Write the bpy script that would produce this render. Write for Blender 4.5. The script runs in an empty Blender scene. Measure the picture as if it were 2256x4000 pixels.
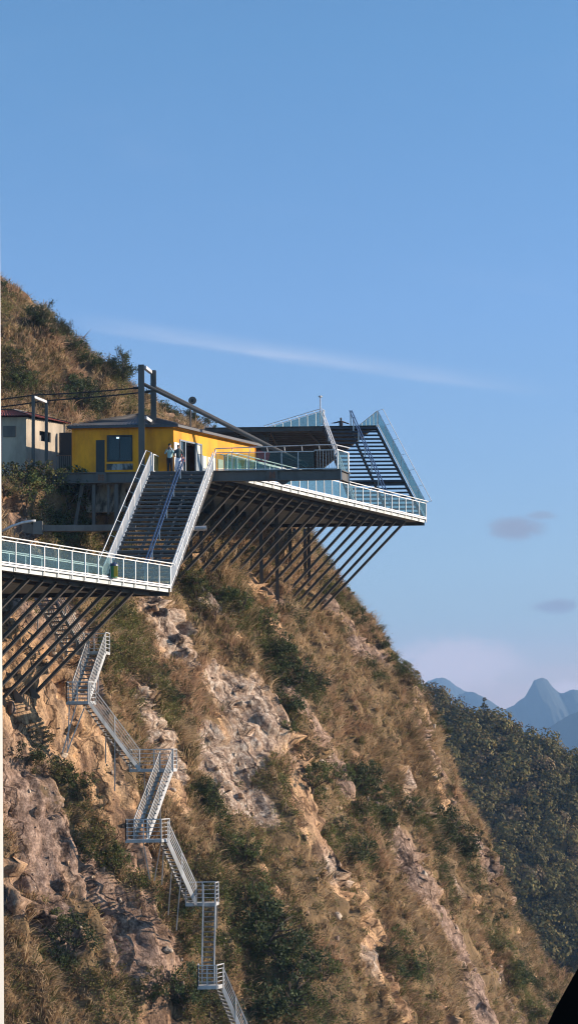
import bpy, bmesh, math, random
import numpy as np
from mathutils import Vector, Matrix, Euler
from mathutils.bvhtree import BVHTree

random.seed(7)
RNG = np.random.default_rng(11)
SC = bpy.context.scene
COL = SC.collection
R = math.radians

# ------------------------------------------------------------------ camera
FPX = 8000.0                       # focal length in photograph pixels (72 mm on a 36 mm high frame)
PITCH = math.atan(950.0 / FPX)
ROLL = R(-0.8)
CAMROT = Euler((R(90) + PITCH, 0, 0)).to_matrix() @ Matrix.Rotation(ROLL, 3, 'Z')
cd = bpy.data.cameras.new('camera')
cam = bpy.data.objects.new('camera', cd)
COL.objects.link(cam)
cam.matrix_world = CAMROT.to_4x4()
cd.sensor_fit = 'VERTICAL'
cd.sensor_height = 36.0
cd.sensor_width = 36.0
cd.lens = 36.0 * FPX / 4000.0
cd.clip_start = 0.05
cd.clip_end = 60000
SC.camera = cam


def ray(px, py):
    v = CAMROT @ Vector(((px - 1128.0) / FPX, -(py - 2000.0) / FPX, -1.0))
    return v


def P(px, py, Y):
    """the point at distance Y in front of the viewpoint that lies in direction (px, py)"""
    d = ray(px, py)
    return d * (Y / d.y)


def PZ(px, py, z):
    d = ray(px, py)
    return d * (z / d.z)


# ------------------------------------------------------------------ tagging
ORG = {}


def tag(o, label=None, cat=None, group=None, kind=None):
    if label: o['label'] = label
    if cat: o['category'] = cat
    if group: o['group'] = group
    if kind: o['kind'] = kind
    return o


def thing(name, loc, label, cat, group=None):
    o = bpy.data.objects.new(name, None)
    o.empty_display_size = 0.3
    COL.objects.link(o)
    o.location = loc
    ORG[o.name] = Vector(loc)
    return tag(o, label, cat, group)


class MB:
    def __init__(s):
        s.v = []; s.f = []

    def quad(s, a, b, c, d):
        n = len(s.v); s.v += [Vector(a), Vector(b), Vector(c), Vector(d)]
        s.f.append((n, n + 1, n + 2, n + 3)); return s

    def bar(s, a, b, w, h=None, up=(0, 0, 1), off=(0, 0)):
        """rectangular bar from a to b, w across, h along up"""
        a = Vector(a); b = Vector(b)
        if h is None: h = w
        d = (b - a)
        if d.length < 1e-6: return s
        d.normalize()
        up = Vector(up)
        side = d.cross(up)
        if side.length < 1e-3:
            side = d.cross(Vector((0, 1, 0)))
            if side.length < 1e-3: side = d.cross(Vector((1, 0, 0)))
        side.normalize()
        u = side.cross(d).normalized()
        o = side * off[0] + u * off[1]
        n = len(s.v)
        for p in (a, b):
            for (i, j) in ((-1, -1), (1, -1), (1, 1), (-1, 1)):
                s.v.append(p + o + side * (i * w / 2) + u * (j * h / 2))
        s.f += [(n, n + 3, n + 2, n + 1), (n + 4, n + 5, n + 6, n + 7), (n, n + 1, n + 5, n + 4),
                (n + 1, n + 2, n + 6, n + 5), (n + 2, n + 3, n + 7, n + 6), (n + 3, n, n + 4, n + 7)]
        return s

    def ibeam(s, a, b, w, h, t=0.03, up=(0, 0, 1)):
        s.bar(a, b, w, t, up, (0, h / 2 - t / 2))
        s.bar(a, b, w, t, up, (0, -h / 2 + t / 2))
        s.bar(a, b, t, h - 2 * t, up)
        return s

    def box(s, lo, hi):
        x0, y0, z0 = lo; x1, y1, z1 = hi
        return s.bar(((x0 + x1) / 2, (y0 + y1) / 2, z0), ((x0 + x1) / 2, (y0 + y1) / 2, z1), x1 - x0, y1 - y0, up=(0, 1, 0))

    def tube(s, pts, r, n=7, cap=True):
        pts = [Vector(p) for p in pts]
        if not hasattr(r, '__len__'): r = [r] * len(pts)
        base = len(s.v)
        ref = None
        for i, p in enumerate(pts):
            d = (pts[min(i + 1, len(pts) - 1)] - pts[max(i - 1, 0)])
            if d.length < 1e-9: d = Vector((0, 0, 1))
            d.normalize()
            if ref is None:
                ref = Vector((0, 0, 1)) if abs(d.z) < 0.9 else Vector((1, 0, 0))
            e1 = d.cross(ref)
            if e1.length < 1e-6: e1 = d.cross(Vector((0.3, 1, 0.2)))
            e1.normalize(); e2 = d.cross(e1).normalized(); ref = -e2 if False else ref
            for k in range(n):
                t = 2 * math.pi * k / n
                s.v.append(p + (e1 * math.cos(t) + e2 * math.sin(t)) * r[i])
        for i in range(len(pts) - 1):
            for k in range(n):
                a = base + i * n + k; b = base + i * n + (k + 1) % n
                s.f.append((a, b, b + n, a + n))
        if cap:
            s.f.append(tuple(base + k for k in range(n))[::-1])
            s.f.append(tuple(base + (len(pts) - 1) * n + k for k in range(n)))
        return s

    def capsule(s, a, b, ra, rb, n=12, m=4):
        a = Vector(a); b = Vector(b)
        d = b - a
        L = d.length
        d = d / L if L > 1e-6 else Vector((0, 0, 1))
        pts = []; rr = []
        for i in range(m + 1):
            t = math.pi / 2 * i / m
            pts.append(a - d * ra * math.cos(t)); rr.append(max(ra * math.sin(t), 1e-4))
        for i in range(m, -1, -1):
            t = math.pi / 2 * i / m
            pts.append(b + d * rb * math.cos(t)); rr.append(max(rb * math.sin(t), 1e-4))
        ref = Vector((0, 0, 1)) if abs(d.z) < 0.9 else Vector((1, 0, 0))
        e1 = d.cross(ref).normalized(); e2 = d.cross(e1).normalized()
        base = len(s.v)
        for p, q in zip(pts, rr):
            for k in range(n):
                t = 2 * math.pi * k / n
                s.v.append(p + (e1 * math.cos(t) + e2 * math.sin(t)) * q)
        for i in range(len(pts) - 1):
            for k in range(n):
                u = base + i * n + k; w = base + i * n + (k + 1) % n
                s.f.append((u, w, w + n, u + n))
        s.f.append(tuple(base + k for k in range(n))[::-1])
        s.f.append(tuple(base + (len(pts) - 1) * n + k for k in range(n)))
        return s

    def ell(s, c, rx, ry, rz, n=14, m=9):
        c = Vector(c); base = len(s.v)
        for i in range(m + 1):
            th = math.pi * i / m
            st = max(math.sin(th), 1e-3)
            for k in range(n):
                t = 2 * math.pi * k / n
                s.v.append(c + Vector((rx * st * math.cos(t), ry * st * math.sin(t), rz * math.cos(th))))
        for i in range(m):
            for k in range(n):
                u = base + i * n + k; w = base + i * n + (k + 1) % n
                s.f.append((u, u + n, w + n, w))
        s.f.append(tuple(base + k for k in range(n)))
        s.f.append(tuple(base + m * n + k for k in range(n))[::-1])
        return s

    def prism(s, poly, z0, z1):
        """poly: list of (x, y) or (x, y, *) ; closed prism"""
        n = len(s.v); k = len(poly)
        s.v += [Vector((p[0], p[1], z0)) for p in poly] + [Vector((p[0], p[1], z1)) for p in poly]
        s.f.append(tuple(n + i for i in range(k))[::-1])
        s.f.append(tuple(n + k + i for i in range(k)))
        for i in range(k):
            j = (i + 1) % k
            s.f.append((n + i, n + j, n + k + j, n + k + i))
        return s

    def build(s, name, mat, parent=None, smooth=False, fix=True):
        me = bpy.data.meshes.new(name)
        o = bpy.data.objects.new(name, me)
        COL.objects.link(o)
        org = Vector((0, 0, 0))
        if parent is not None:
            o.parent = parent
            org = ORG[parent.name]
        ORG[o.name] = org
        me.from_pydata([tuple(v - org) for v in s.v], [], s.f)
        if fix:
            bm = bmesh.new(); bm.from_mesh(me)
            bmesh.ops.recalc_face_normals(bm, faces=bm.faces)
            bm.to_mesh(me); bm.free()
        me.materials.append(mat)
        if smooth:
            me.polygons.foreach_set('use_smooth', [True] * len(me.polygons))
        me.update()
        return o


def solo(mb, name, mat, label, cat, group=None, smooth=False):
    """a thing that is one mesh, its origin at its base"""
    lo = Vector((min(v.x for v in mb.v), min(v.y for v in mb.v), min(v.z for v in mb.v)))
    hi = Vector((max(v.x for v in mb.v), max(v.y for v in mb.v), max(v.z for v in mb.v)))
    base = Vector(((lo.x + hi.x) / 2, (lo.y + hi.y) / 2, lo.z))
    for i in range(len(mb.v)): mb.v[i] = mb.v[i] - base
    o = mb.build(name, mat, None, smooth)
    o.location = base
    ORG[o.name] = base
    return tag(o, label, cat, group)


def np_mesh(name, verts, faces_flat, loop_tot, mat, col=None, uv=None, smooth=False):
    """mesh straight from arrays; faces all with loop_tot corners"""
    me = bpy.data.meshes.new(name)
    nf = len(faces_flat) // loop_tot
    me.vertices.add(len(verts))
    me.vertices.foreach_set('co', np.asarray(verts, np.float32).ravel())
    me.loops.add(len(faces_flat))
    me.loops.foreach_set('vertex_index', np.asarray(faces_flat, np.int32))
    me.polygons.add(nf)
    me.polygons.foreach_set('loop_start', np.arange(0, nf * loop_tot, loop_tot, dtype=np.int32))
    me.polygons.foreach_set('loop_total', np.full(nf, loop_tot, np.int32))
    if smooth: me.polygons.foreach_set('use_smooth', np.ones(nf, bool))
    me.update(calc_edges=True)
    if col is not None:
        at = me.color_attributes.new('tint', 'FLOAT_COLOR', 'POINT')
        c4 = np.ones((len(verts), 4), np.float32); c4[:, :3] = col
        at.data.foreach_set('color', c4.ravel())
    if uv is not None:
        ul = me.uv_layers.new(name='uv')
        ul.data.foreach_set('uv', np.asarray(uv, np.float32)[np.asarray(faces_flat)].ravel())
    if mat: me.materials.append(mat)
    return me


# ------------------------------------------------------------------ noise
def _h(i, j, k):
    i = i.astype(np.int64); j = j.astype(np.int64)
    n = (i * 374761393 + j * 668265263 + k * 974634777) & 0xffffffff
    n = ((n ^ (n >> 13)) * 1274126177) & 0xffffffff
    n = (n ^ (n >> 16)) & 0xffff
    return n / 32767.5 - 1.0


def vn(x, y, seed=0):
    x = np.asarray(x, float); y = np.asarray(y, float)
    i = np.floor(x); j = np.floor(y)
    fx = x - i; fy = y - j
    fx = fx * fx * fx * (fx * (fx * 6 - 15) + 10); fy = fy * fy * fy * (fy * (fy * 6 - 15) + 10)
    a = _h(i, j, seed); b = _h(i + 1, j, seed); c = _h(i, j + 1, seed); d = _h(i + 1, j + 1, seed)
    return (a * (1 - fx) + b * fx) * (1 - fy) + (c * (1 - fx) + d * fx) * fy


def fbm(x, y, seed=0, oct=4, gain=0.5):
    s = 0; a = 1; t = 0
    for o in range(oct):
        s = s + a * vn(x * 2 ** o + 17.3 * o, y * 2 ** o - 9.1 * o, seed + 31 * o); t += a; a *= gain
    return s / t


def facets(x, y, seed, tilt=.5):
    """broken rock: every jittered cell is a small tilted plane; returns height and distance to the joint"""
    i0 = np.floor(x); j0 = np.floor(y)
    b1 = np.full(x.shape, 1e9); b2 = np.full(x.shape, 1e9); hh = np.zeros(x.shape)
    for di in (-1, 0, 1):
        for dj in (-1, 0, 1):
            i = i0 + di; j = j0 + dj
            cx = i + .5 + .42 * _h(i, j, seed); cy = j + .5 + .42 * _h(i, j, seed + 1)
            d = np.hypot(x - cx, y - cy)
            h = _h(i, j, seed + 2) * .5 + tilt * (_h(i, j, seed + 3) * (x - cx) + _h(i, j, seed + 4) * (y - cy))
            n = d < b1
            b2 = np.where(n, b1, np.minimum(b2, d)); hh = np.where(n, h, hh); b1 = np.where(n, d, b1)
    return hh, b2 - b1


def sstep(a, b, x):
    t = np.clip((x - a) / (b - a), 0, 1)
    return t * t * (3 - 2 * t)
# ------------------------------------------------------------------ materials
def new_mat(name):
    m = bpy.data.materials.new(name); m.use_nodes = True
    nt = m.node_tree
    b = nt.nodes['Principled BSDF']
    return m, nt, b


def N(nt, t, **kw):
    n = nt.nodes.new(t)
    for k, v in kw.items():
        if k in n.bl_rna.properties: setattr(n, k, v)
    return n


def ramp(nt, fac, stops):
    r = N(nt, 'ShaderNodeValToRGB')
    e = r.color_ramp.elements
    while len(e) < len(stops): e.new(0.5)
    for q, (p, c) in zip(e, stops):
        q.position = p; q.color = (*c, 1) if len(c) == 3 else c
    nt.links.new(fac, r.inputs[0])
    return r.outputs[0]


def mixc(nt, fac, a, b, mode='MIX'):
    m = N(nt, 'ShaderNodeMix'); m.data_type = 'RGBA'; m.blend_type = mode
    for sock, v in ((0, fac), (6, a), (7, b)):
        if hasattr(v, 'is_linked') or isinstance(v, bpy.types.NodeSocket): nt.links.new(v, m.inputs[sock])
        elif sock == 0: m.inputs[0].default_value = v
        else: m.inputs[sock].default_value = (*v, 1)
    return m.outputs[2]


def noise(nt, vec, scale, detail=4, rough=0.55, dist=0.0):
    n = N(nt, 'ShaderNodeTexNoise')
    n.inputs['Scale'].default_value = scale; n.inputs['Detail'].default_value = detail
    n.inputs['Roughness'].default_value = rough; n.inputs['Distortion'].default_value = dist
    if vec is not None: nt.links.new(vec, n.inputs['Vector'])
    return n.outputs[0]


def mapping(nt, vec, scale=(1, 1, 1), rot=(0, 0, 0)):
    m = N(nt, 'ShaderNodeMapping')
    m.inputs['Scale'].default_value = scale; m.inputs['Rotation'].default_value = rot
    nt.links.new(vec, m.inputs[0])
    return m.outputs[0]


def bump(nt, b, h, strength=0.4, dist=0.05):
    n = N(nt, 'ShaderNodeBump'); n.inputs['Strength'].default_value = strength; n.inputs['Distance'].default_value = dist
    nt.links.new(h, n.inputs['Height']); nt.links.new(n.outputs[0], b.inputs['Normal'])


def paint(name, c, c2=None, scale=3.0, rough=0.5, metal=0.0, streak=True, amount=(0.35, 0.7), bmp=0.0):
    """painted or bare surface with worn, streaked patches of a second colour"""
    m, nt, b = new_mat(name)
    b.inputs['Specular IOR Level'].default_value = 0.35 if rough < .85 else 0.05
    g = N(nt, 'ShaderNodeNewGeometry').outputs['Position']
    v = mapping(nt, g, (1, 1, 0.35) if streak else (1, 1, 1))
    n = noise(nt, v, scale, 6, 0.62)
    if c2 is None: c2 = tuple(x * 0.72 for x in c)
    col = ramp(nt, n, [(amount[0], c), (amount[1], c2)])
    nt.links.new(col, b.inputs['Base Color'])
    b.inputs['Roughness'].default_value = rough; b.inputs['Metallic'].default_value = metal
    if bmp: bump(nt, b, n, bmp, 0.02)
    return m


M = {}
M['white'] = paint('white_paint', (0.80, 0.79, 0.78), (0.60, 0.57, 0.54), 2.2, 0.38, amount=(0.45, 0.8))
M['galv'] = paint('galvanised_steel', (0.62, 0.62, 0.63), (0.42, 0.42, 0.44), 4, 0.45, 0.25)
M['steel_dark'] = paint('dark_steel', (0.050, 0.047, 0.046), (0.085, 0.075, 0.068), 2.5, 0.55)
M['steel_strut'] = paint('strut_steel', (0.085, 0.08, 0.077), (0.13, 0.115, 0.105), 1.5, 0.5)
M['steel_grey'] = paint('grey_steel', (0.105, 0.10, 0.096), (0.065, 0.056, 0.05), 1.3, 0.55, amount=(0.42, 0.75))
M['zig'] = paint('weathered_galvanised', (0.50, 0.50, 0.51), (0.30, 0.29, 0.28), 2.5, 0.5)
M['zig_tread'] = paint('grating_tread', (0.16, 0.16, 0.165), (0.22, 0.215, 0.21), 3, 0.6)
M['nosing'] = paint('tread_nosing', (0.24, 0.24, 0.25), (0.16, 0.16, 0.165), 3, 0.5)
M['rust'] = paint('rust', (0.24, 0.10, 0.055), (0.09, 0.05, 0.04), 9, 0.8)
M['deck_under'] = paint('deck_underside', (0.60, 0.63, 0.63), (0.44, 0.46, 0.45), 1.2, 0.6)
M['plank'] = paint('deck_sheet', (0.62, 0.68, 0.72), (0.48, 0.53, 0.56), 1.6, 0.6)
M['tread'] = paint('stair_tread', (0.055, 0.055, 0.06), (0.09, 0.088, 0.09), 3, 0.55)
M['tread_navy'] = paint('navy_tread', (0.030, 0.036, 0.055), (0.045, 0.05, 0.07), 3, 0.5)
M['blue_rail'] = paint('blue_painted_rail', (0.06, 0.10, 0.19), (0.09, 0.14, 0.25), 5, 0.35)
M['yellow'] = paint('yellow_plaster', (0.86, 0.335, 0.003), (0.60, 0.21, 0.004), 1.5, 0.7, amount=(0.42, 0.68), bmp=0.08)
M['plaster'] = paint('grey_plaster', (0.52, 0.44, 0.345), (0.27, 0.23, 0.185), 0.8, 0.85, amount=(0.4, 0.7), bmp=0.2)
M['stained'] = paint('stained_concrete', (0.36, 0.35, 0.33), (0.07, 0.07, 0.068), 1.6, 0.85, amount=(0.44, 0.56), bmp=0.2)
M['concrete'] = paint('concrete', (0.19, 0.175, 0.16), (0.11, 0.10, 0.09), 1.4, 0.85, bmp=0.15)
M['frame_black'] = paint('black_frame', (0.018, 0.018, 0.02), (0.03, 0.03, 0.032), 5, 0.4)
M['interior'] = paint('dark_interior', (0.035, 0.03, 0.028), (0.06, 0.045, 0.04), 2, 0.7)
M['off_white'] = paint('cream_panel', (0.72, 0.66, 0.52), (0.62, 0.56, 0.44), 2, 0.6)
M['grey_panel'] = paint('blue_grey_panel', (0.22, 0.25, 0.28), (0.16, 0.19, 0.22), 2, 0.3)
M['blind'] = paint('white_panel', (0.78, 0.77, 0.76), (0.7, 0.69, 0.68), 2, 0.5)
M['red'] = paint('red_cloth', (0.40, 0.045, 0.03), (0.30, 0.03, 0.022), 6, 0.6)
M['red_roof'] = paint('red_roof_sheet', (0.32, 0.075, 0.05), (0.20, 0.055, 0.042), 1.5, 0.6)
M['roof_grey'] = paint('grey_roof_sheet', (0.060, 0.060, 0.068), (0.085, 0.085, 0.092), 1.0, 0.5)
M['skin'] = paint('skin', (0.42, 0.24, 0.16), (0.36, 0.19, 0.125), 12, 0.6)
M['hair'] = paint('black_hair', (0.012, 0.010, 0.009), (0.02, 0.016, 0.014), 30, 0.5)
M['teal_cloth'] = paint('dark_teal_cloth', (0.030, 0.055, 0.065), (0.045, 0.075, 0.085), 10, 0.8)
M['white_cloth'] = paint('white_cloth', (0.78, 0.75, 0.80), (0.66, 0.63, 0.70), 6, 0.85)
M['cyan_cloth'] = paint('pale_blue_cloth', (0.30, 0.48, 0.52), (0.24, 0.40, 0.44), 6, 0.85)
M['dark_cloth'] = paint('charcoal_cloth', (0.030, 0.028, 0.032), (0.045, 0.04, 0.045), 8, 0.85)
M['green_plastic'] = paint('green_plastic', (0.03, 0.22, 0.09), (0.025, 0.17, 0.07), 6, 0.4)
M['yellow_plastic'] = paint('yellow_plastic', (0.62, 0.42, 0.03), (0.5, 0.33, 0.03), 6, 0.4)
M['navy_plastic'] = paint('navy_plastic', (0.03, 0.05, 0.11), (0.04, 0.06, 0.13), 6, 0.4)
M['black'] = paint('black_rubber', (0.004, 0.004, 0.004), (0.006, 0.006, 0.006), 6, 0.9)
M['cream_frame'] = paint('cream_painted_frame', (0.50, 0.485, 0.46), (0.45, 0.435, 0.41), 20, 0.5)
M['bark'] = paint('bark', (0.085, 0.062, 0.048), (0.14, 0.11, 0.09), 14, 0.9, streak=False)
M['wire'] = paint('black_wire', (0.02, 0.018, 0.018), (0.03, 0.027, 0.027), 4, 0.6)


def glass_mat(name, tint, gloss=0.14):
    m = bpy.data.materials.new(name); m.use_nodes = True
    nt = m.node_tree; nt.nodes.clear()
    out = N(nt, 'ShaderNodeOutputMaterial')
    tr = N(nt, 'ShaderNodeBsdfTransparent')
    g = N(nt, 'ShaderNodeBsdfGlossy'); g.inputs['Roughness'].default_value = 0.03
    g.inputs['Color'].default_value = (0.9, 0.95, 1, 1)
    df = N(nt, 'ShaderNodeBsdfDiffuse'); df.inputs['Color'].default_value = (0.42, 0.55, 0.56, 1)
    pos = N(nt, 'ShaderNodeNewGeometry').outputs['Position']
    n = noise(nt, mapping(nt, pos, (1, 1, 0.5)), 1.3, 4)
    nt.links.new(ramp(nt, n, [(0.3, tint), (0.75, tuple(min(1, c * 1.12) for c in tint))]), tr.inputs['Color'])
    lw = N(nt, 'ShaderNodeLayerWeight'); lw.inputs['Blend'].default_value = 0.35
    mp = N(nt, 'ShaderNodeMapRange'); mp.inputs['To Min'].default_value = gloss * 0.45; mp.inputs['To Max'].default_value = min(1, gloss * 3.2)
    nt.links.new(lw.outputs['Facing'], mp.inputs['Value'])
    m1 = N(nt, 'ShaderNodeMixShader'); nt.links.new(mp.outputs[0], m1.inputs[0])
    nt.links.new(tr.outputs[0], m1.inputs[1]); nt.links.new(g.outputs[0], m1.inputs[2])
    m2 = N(nt, 'ShaderNodeMixShader'); m2.inputs[0].default_value = 0.03     # dust film
    nt.links.new(m1.outputs[0], m2.inputs[1]); nt.links.new(df.outputs[0], m2.inputs[2])
    nt.links.new(m2.outputs[0], out.inputs[0])
    return m


M['glass'] = glass_mat('railing_glass', (0.56, 0.67, 0.66), 0.035)
M['pane'] = glass_mat('window_glass', (0.5, 0.55, 0.57), 0.06)


def veg_mat(name, sat=1.0, rough=0.75, rand=0.25):
    m, nt, b = new_mat(name)
    a = N(nt, 'ShaderNodeAttribute'); a.attribute_name = 'tint'
    oi = N(nt, 'ShaderNodeObjectInfo')
    hs = N(nt, 'ShaderNodeHueSaturation'); hs.inputs['Saturation'].default_value = sat
    mr = N(nt, 'ShaderNodeMapRange'); mr.inputs['To Min'].default_value = 1 - rand; mr.inputs['To Max'].default_value = 1 + rand
    nt.links.new(oi.outputs['Random'], mr.inputs['Value']); nt.links.new(mr.outputs[0], hs.inputs['Value'])
    mh = N(nt, 'ShaderNodeMapRange'); mh.inputs['To Min'].default_value = 0.5 - 0.10 * rand; mh.inputs['To Max'].default_value = 0.5 + 0.06 * rand
    nt.links.new(oi.outputs['Random'], mh.inputs['Value']); nt.links.new(mh.outputs[0], hs.inputs['Hue'])
    nt.links.new(a.outputs['Color'], hs.inputs['Color'])
    nt.links.new(hs.outputs[0], b.inputs['Base Color'])
    b.inputs['Roughness'].default_value = rough
    b.inputs['Specular IOR Level'].default_value = 0.25
    tl = N(nt, 'ShaderNodeBsdfTranslucent'); nt.links.new(hs.outputs[0], tl.inputs['Color'])
    mx = N(nt, 'ShaderNodeMixShader'); mx.inputs[0].default_value = 0.34
    out = nt.nodes['Material Output']
    nt.links.new(b.outputs[0], mx.inputs[1]); nt.links.new(tl.outputs[0], mx.inputs[2]); nt.links.new(mx.outputs[0], out.inputs[0])
    return m


M['grass'] = veg_mat('dry_grass_blades', rand=0.0)
M['leaf'] = veg_mat('leaves', rand=0.22)


def cliff_mat():
    m, nt, b = new_mat('cliff_rock_and_soil')
    uv = N(nt, 'ShaderNodeUVMap'); uv.uv_map = 'uv'          # (along the slope, down the slope) in metres
    U = uv.outputs[0]
    pos = N(nt, 'ShaderNodeNewGeometry').outputs['Position']
    at = N(nt, 'ShaderNodeAttribute'); at.attribute_name = 'tint'
    sep = N(nt, 'ShaderNodeSeparateColor'); nt.links.new(at.outputs['Color'], sep.inputs[0])
    rock, pale, dark = sep.outputs[0], sep.outputs[1], sep.outputs[2]
    nf = noise(nt, mapping(nt, U, (1, 0.28, 1)), 0.55, 8, 0.62, 0.6)
    streak = noise(nt, mapping(nt, U, (1, 0.12, 1)), 1.7, 6, 0.6, 0.4)
    fine = noise(nt, pos, 2.6, 8, 0.68)
    tan = ramp(nt, nf, [(0.28, (0.15, 0.10, 0.075)), (0.42, (0.36, 0.225, 0.14)), (0.52, (0.52, 0.34, 0.20)), (0.62, (0.40, 0.27, 0.175)), (0.76, (0.20, 0.15, 0.13))])
    st = ramp(nt, streak, [(0.38, (0.34, 0.31, 0.31)), (0.47, (0.85, 0.84, 0.83)), (0.54, (1.05, 1.03, 1.0)), (0.72, (1.0, 0.88, 0.72))])
    rk = mixc(nt, 0.85, tan, st, 'MULTIPLY')
    lich = ramp(nt, fine, [(0.38, (0.13, 0.095, 0.085)), (0.47, (0.27, 0.21, 0.18)), (0.54, (0.40, 0.33, 0.28)), (0.63, (0.58, 0.52, 0.47))])
    rk = mixc(nt, pale, rk, lich)
    drk = ramp(nt, fine, [(0.38, (0.085, 0.058, 0.05)), (0.50, (0.20, 0.138, 0.115)), (0.62, (0.36, 0.265, 0.22))])
    rk = mixc(nt, dark, rk, drk)
    # cracks
    vo = N(nt, 'ShaderNodeTexVoronoi'); vo.feature = 'DISTANCE_TO_EDGE'; vo.inputs['Scale'].default_value = 0.42
    wob = N(nt, 'ShaderNodeVectorMath'); wob.operation = 'ADD'
    nz = N(nt, 'ShaderNodeTexNoise'); nz.inputs['Scale'].default_value = 0.8; nz.inputs['Detail'].default_value = 4
    nt.links.new(U, nz.inputs['Vector'])
    sc = N(nt, 'ShaderNodeVectorMath'); sc.operation = 'SCALE'; sc.inputs['Scale'].default_value = 2.2
    nt.links.new(nz.outputs['Color'], sc.inputs[0])
    nt.links.new(mapping(nt, U, (1, 0.32, 1)), wob.inputs[0]); nt.links.new(sc.outputs[0], wob.inputs[1])
    nt.links.new(wob.outputs[0], vo.inputs['Vector'])
    crack = ramp(nt, vo.outputs['Distance'], [(0.0, (0.22, 0.19, 0.17)), (0.018, (0.5, 0.47, 0.45)), (0.05, (1, 1, 1))])
    rk = mixc(nt, 0.85, rk, crack, 'MULTIPLY')
    vo2 = N(nt, 'ShaderNodeTexVoronoi'); vo2.feature = 'DISTANCE_TO_EDGE'; vo2.inputs['Scale'].default_value = 1.5
    nt.links.new(wob.outputs[0], vo2.inputs['Vector'])
    crack2 = ramp(nt, vo2.outputs['Distance'], [(0.0, (0.4, 0.36, 0.33)), (0.05, (1, 1, 1))])
    rk = mixc(nt, ramp(nt, noise(nt, pos, 0.7, 3), [(.45, (0, 0, 0)), (.6, (.8, .8, .8))]), rk, mixc(nt, 1.0, rk, crack2, 'MULTIPLY'))
    grit = ramp(nt, noise(nt, pos, 9.0, 6, .75), [(.38, (.42, .39, .37)), (.48, (.95, .95, .95)), (.62, (1.3, 1.24, 1.18))])
    rk = mixc(nt, 0.8, rk, grit, 'MULTIPLY')
    soiln = noise(nt, pos, 1.1, 6, 0.65)
    soil = ramp(nt, soiln, [(0.3, (0.085, 0.06, 0.036)), (0.5, (0.17, 0.112, 0.06)), (0.7, (0.26, 0.165, 0.085))])
    edge = N(nt, 'ShaderNodeMath'); edge.operation = 'ADD'
    e2 = N(nt, 'ShaderNodeMath'); e2.operation = 'MULTIPLY_ADD'; e2.inputs[1].default_value = 0.8; e2.inputs[2].default_value = -0.4
    nt.links.new(fine, e2.inputs[0]); nt.links.new(rock, edge.inputs[0]); nt.links.new(e2.outputs[0], edge.inputs[1])
    rm = ramp(nt, edge.outputs[0], [(0.42, (0, 0, 0)), (0.56, (1, 1, 1))])
    nt.links.new(mixc(nt, rm, soil, rk), b.inputs['Base Color'])
    b.inputs['Roughness'].default_value = 0.92; b.inputs['Specular IOR Level'].default_value = 0.2
    hsum = N(nt, 'ShaderNodeMath'); hsum.operation = 'MULTIPLY_ADD'; hsum.inputs[1].default_value = 0.7
    nt.links.new(fine, hsum.inputs[0]); nt.links.new(streak, hsum.inputs[2])
    h2 = N(nt, 'ShaderNodeMath'); h2.operation = 'MULTIPLY_ADD'; h2.inputs[1].default_value = 0.35
    nt.links.new(crack, h2.inputs[0]); nt.links.new(hsum.outputs[0], h2.inputs[2])
    bump(nt, b, h2.outputs[0], 0.9, 0.16)
    return m


M['cliff'] = cliff_mat()


def mountain_mat():
    m, nt, b = new_mat('forested_mountain')
    pos = N(nt, 'ShaderNodeNewGeometry').outputs['Position']
    n = noise(nt, pos, 0.006, 8, 0.6)
    nt.links.new(ramp(nt, n, [(0.35, (0.014, 0.018, 0.015)), (0.6, (0.024, 0.028, 0.02)), (0.78, (0.05, 0.045, 0.035))]), b.inputs['Base Color'])
    b.inputs['Roughness'].default_value = 0.95
    return m


M['mountain'] = mountain_mat()
M['forest_floor'] = paint('forest_floor', (0.035, 0.035, 0.018), (0.07, 0.055, 0.03), 0.2, 0.95, streak=False)


def stone_mat():
    m, nt, b = new_mat('stone')
    a = N(nt, 'ShaderNodeAttribute'); a.attribute_name = 'tint'
    g = N(nt, 'ShaderNodeNewGeometry').outputs['Position']
    n = noise(nt, g, 7, 6, .7)
    nt.links.new(mixc(nt, .8, a.outputs['Color'], ramp(nt, n, [(.35, (.55, .52, .5)), (.6, (1.15, 1.1, 1.05))]), 'MULTIPLY'), b.inputs['Base Color'])
    b.inputs['Roughness'].default_value = .95
    bump(nt, b, n, .6, .05)
    return m


M['stone'] = stone_mat()
# ------------------------------------------------------------------ the mountain spur: a cone-like hill round OC
OC = np.array([-84.0, 178.0])
_L = [(0, 58), (30, 54), (45, 49), (58.5, 42.8), (68, 34.6), (73, 31), (77, 29), (80, 26.2), (83, 22.5), (86, 18.7), (88, 15.6), (90, 12.7),
      (92, 9.8), (94, 7.3), (96, 3.6), (98, -.8), (100, -5.0), (103, -12.5), (107, -23), (112, -36), (118, -50), (135, -80), (180, -120), (260, -149), (420, -152)]
_N = [(0, 58), (30, 54), (45, 49), (58.5, 42.8), (68, 34.6), (73, 31), (77, 29), (80, 26.2), (83, 22.5), (86, 18.7), (88, 15.6), (90, 12.7),
      (92, 9.8), (94, 7.3), (96, 4.6), (98, -.6), (100, -4.0), (102, -8.6), (103, -12.6), (106, -16.4), (108.5, -18.0), (113, -25), (120, -40), (140, -76), (180, -120), (260, -149), (420, -152)]
_rr = np.linspace(0, 420, 4201)


def _tab(p):
    a = np.array(p, float)
    z = np.interp(_rr, a[:, 0], a[:, 1])
    k = np.ones(13) / 13
    return np.convolve(np.pad(z, 6, mode='edge'), k, 'valid')


_TL, _TN = _tab(_L), _tab(_N)


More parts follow.
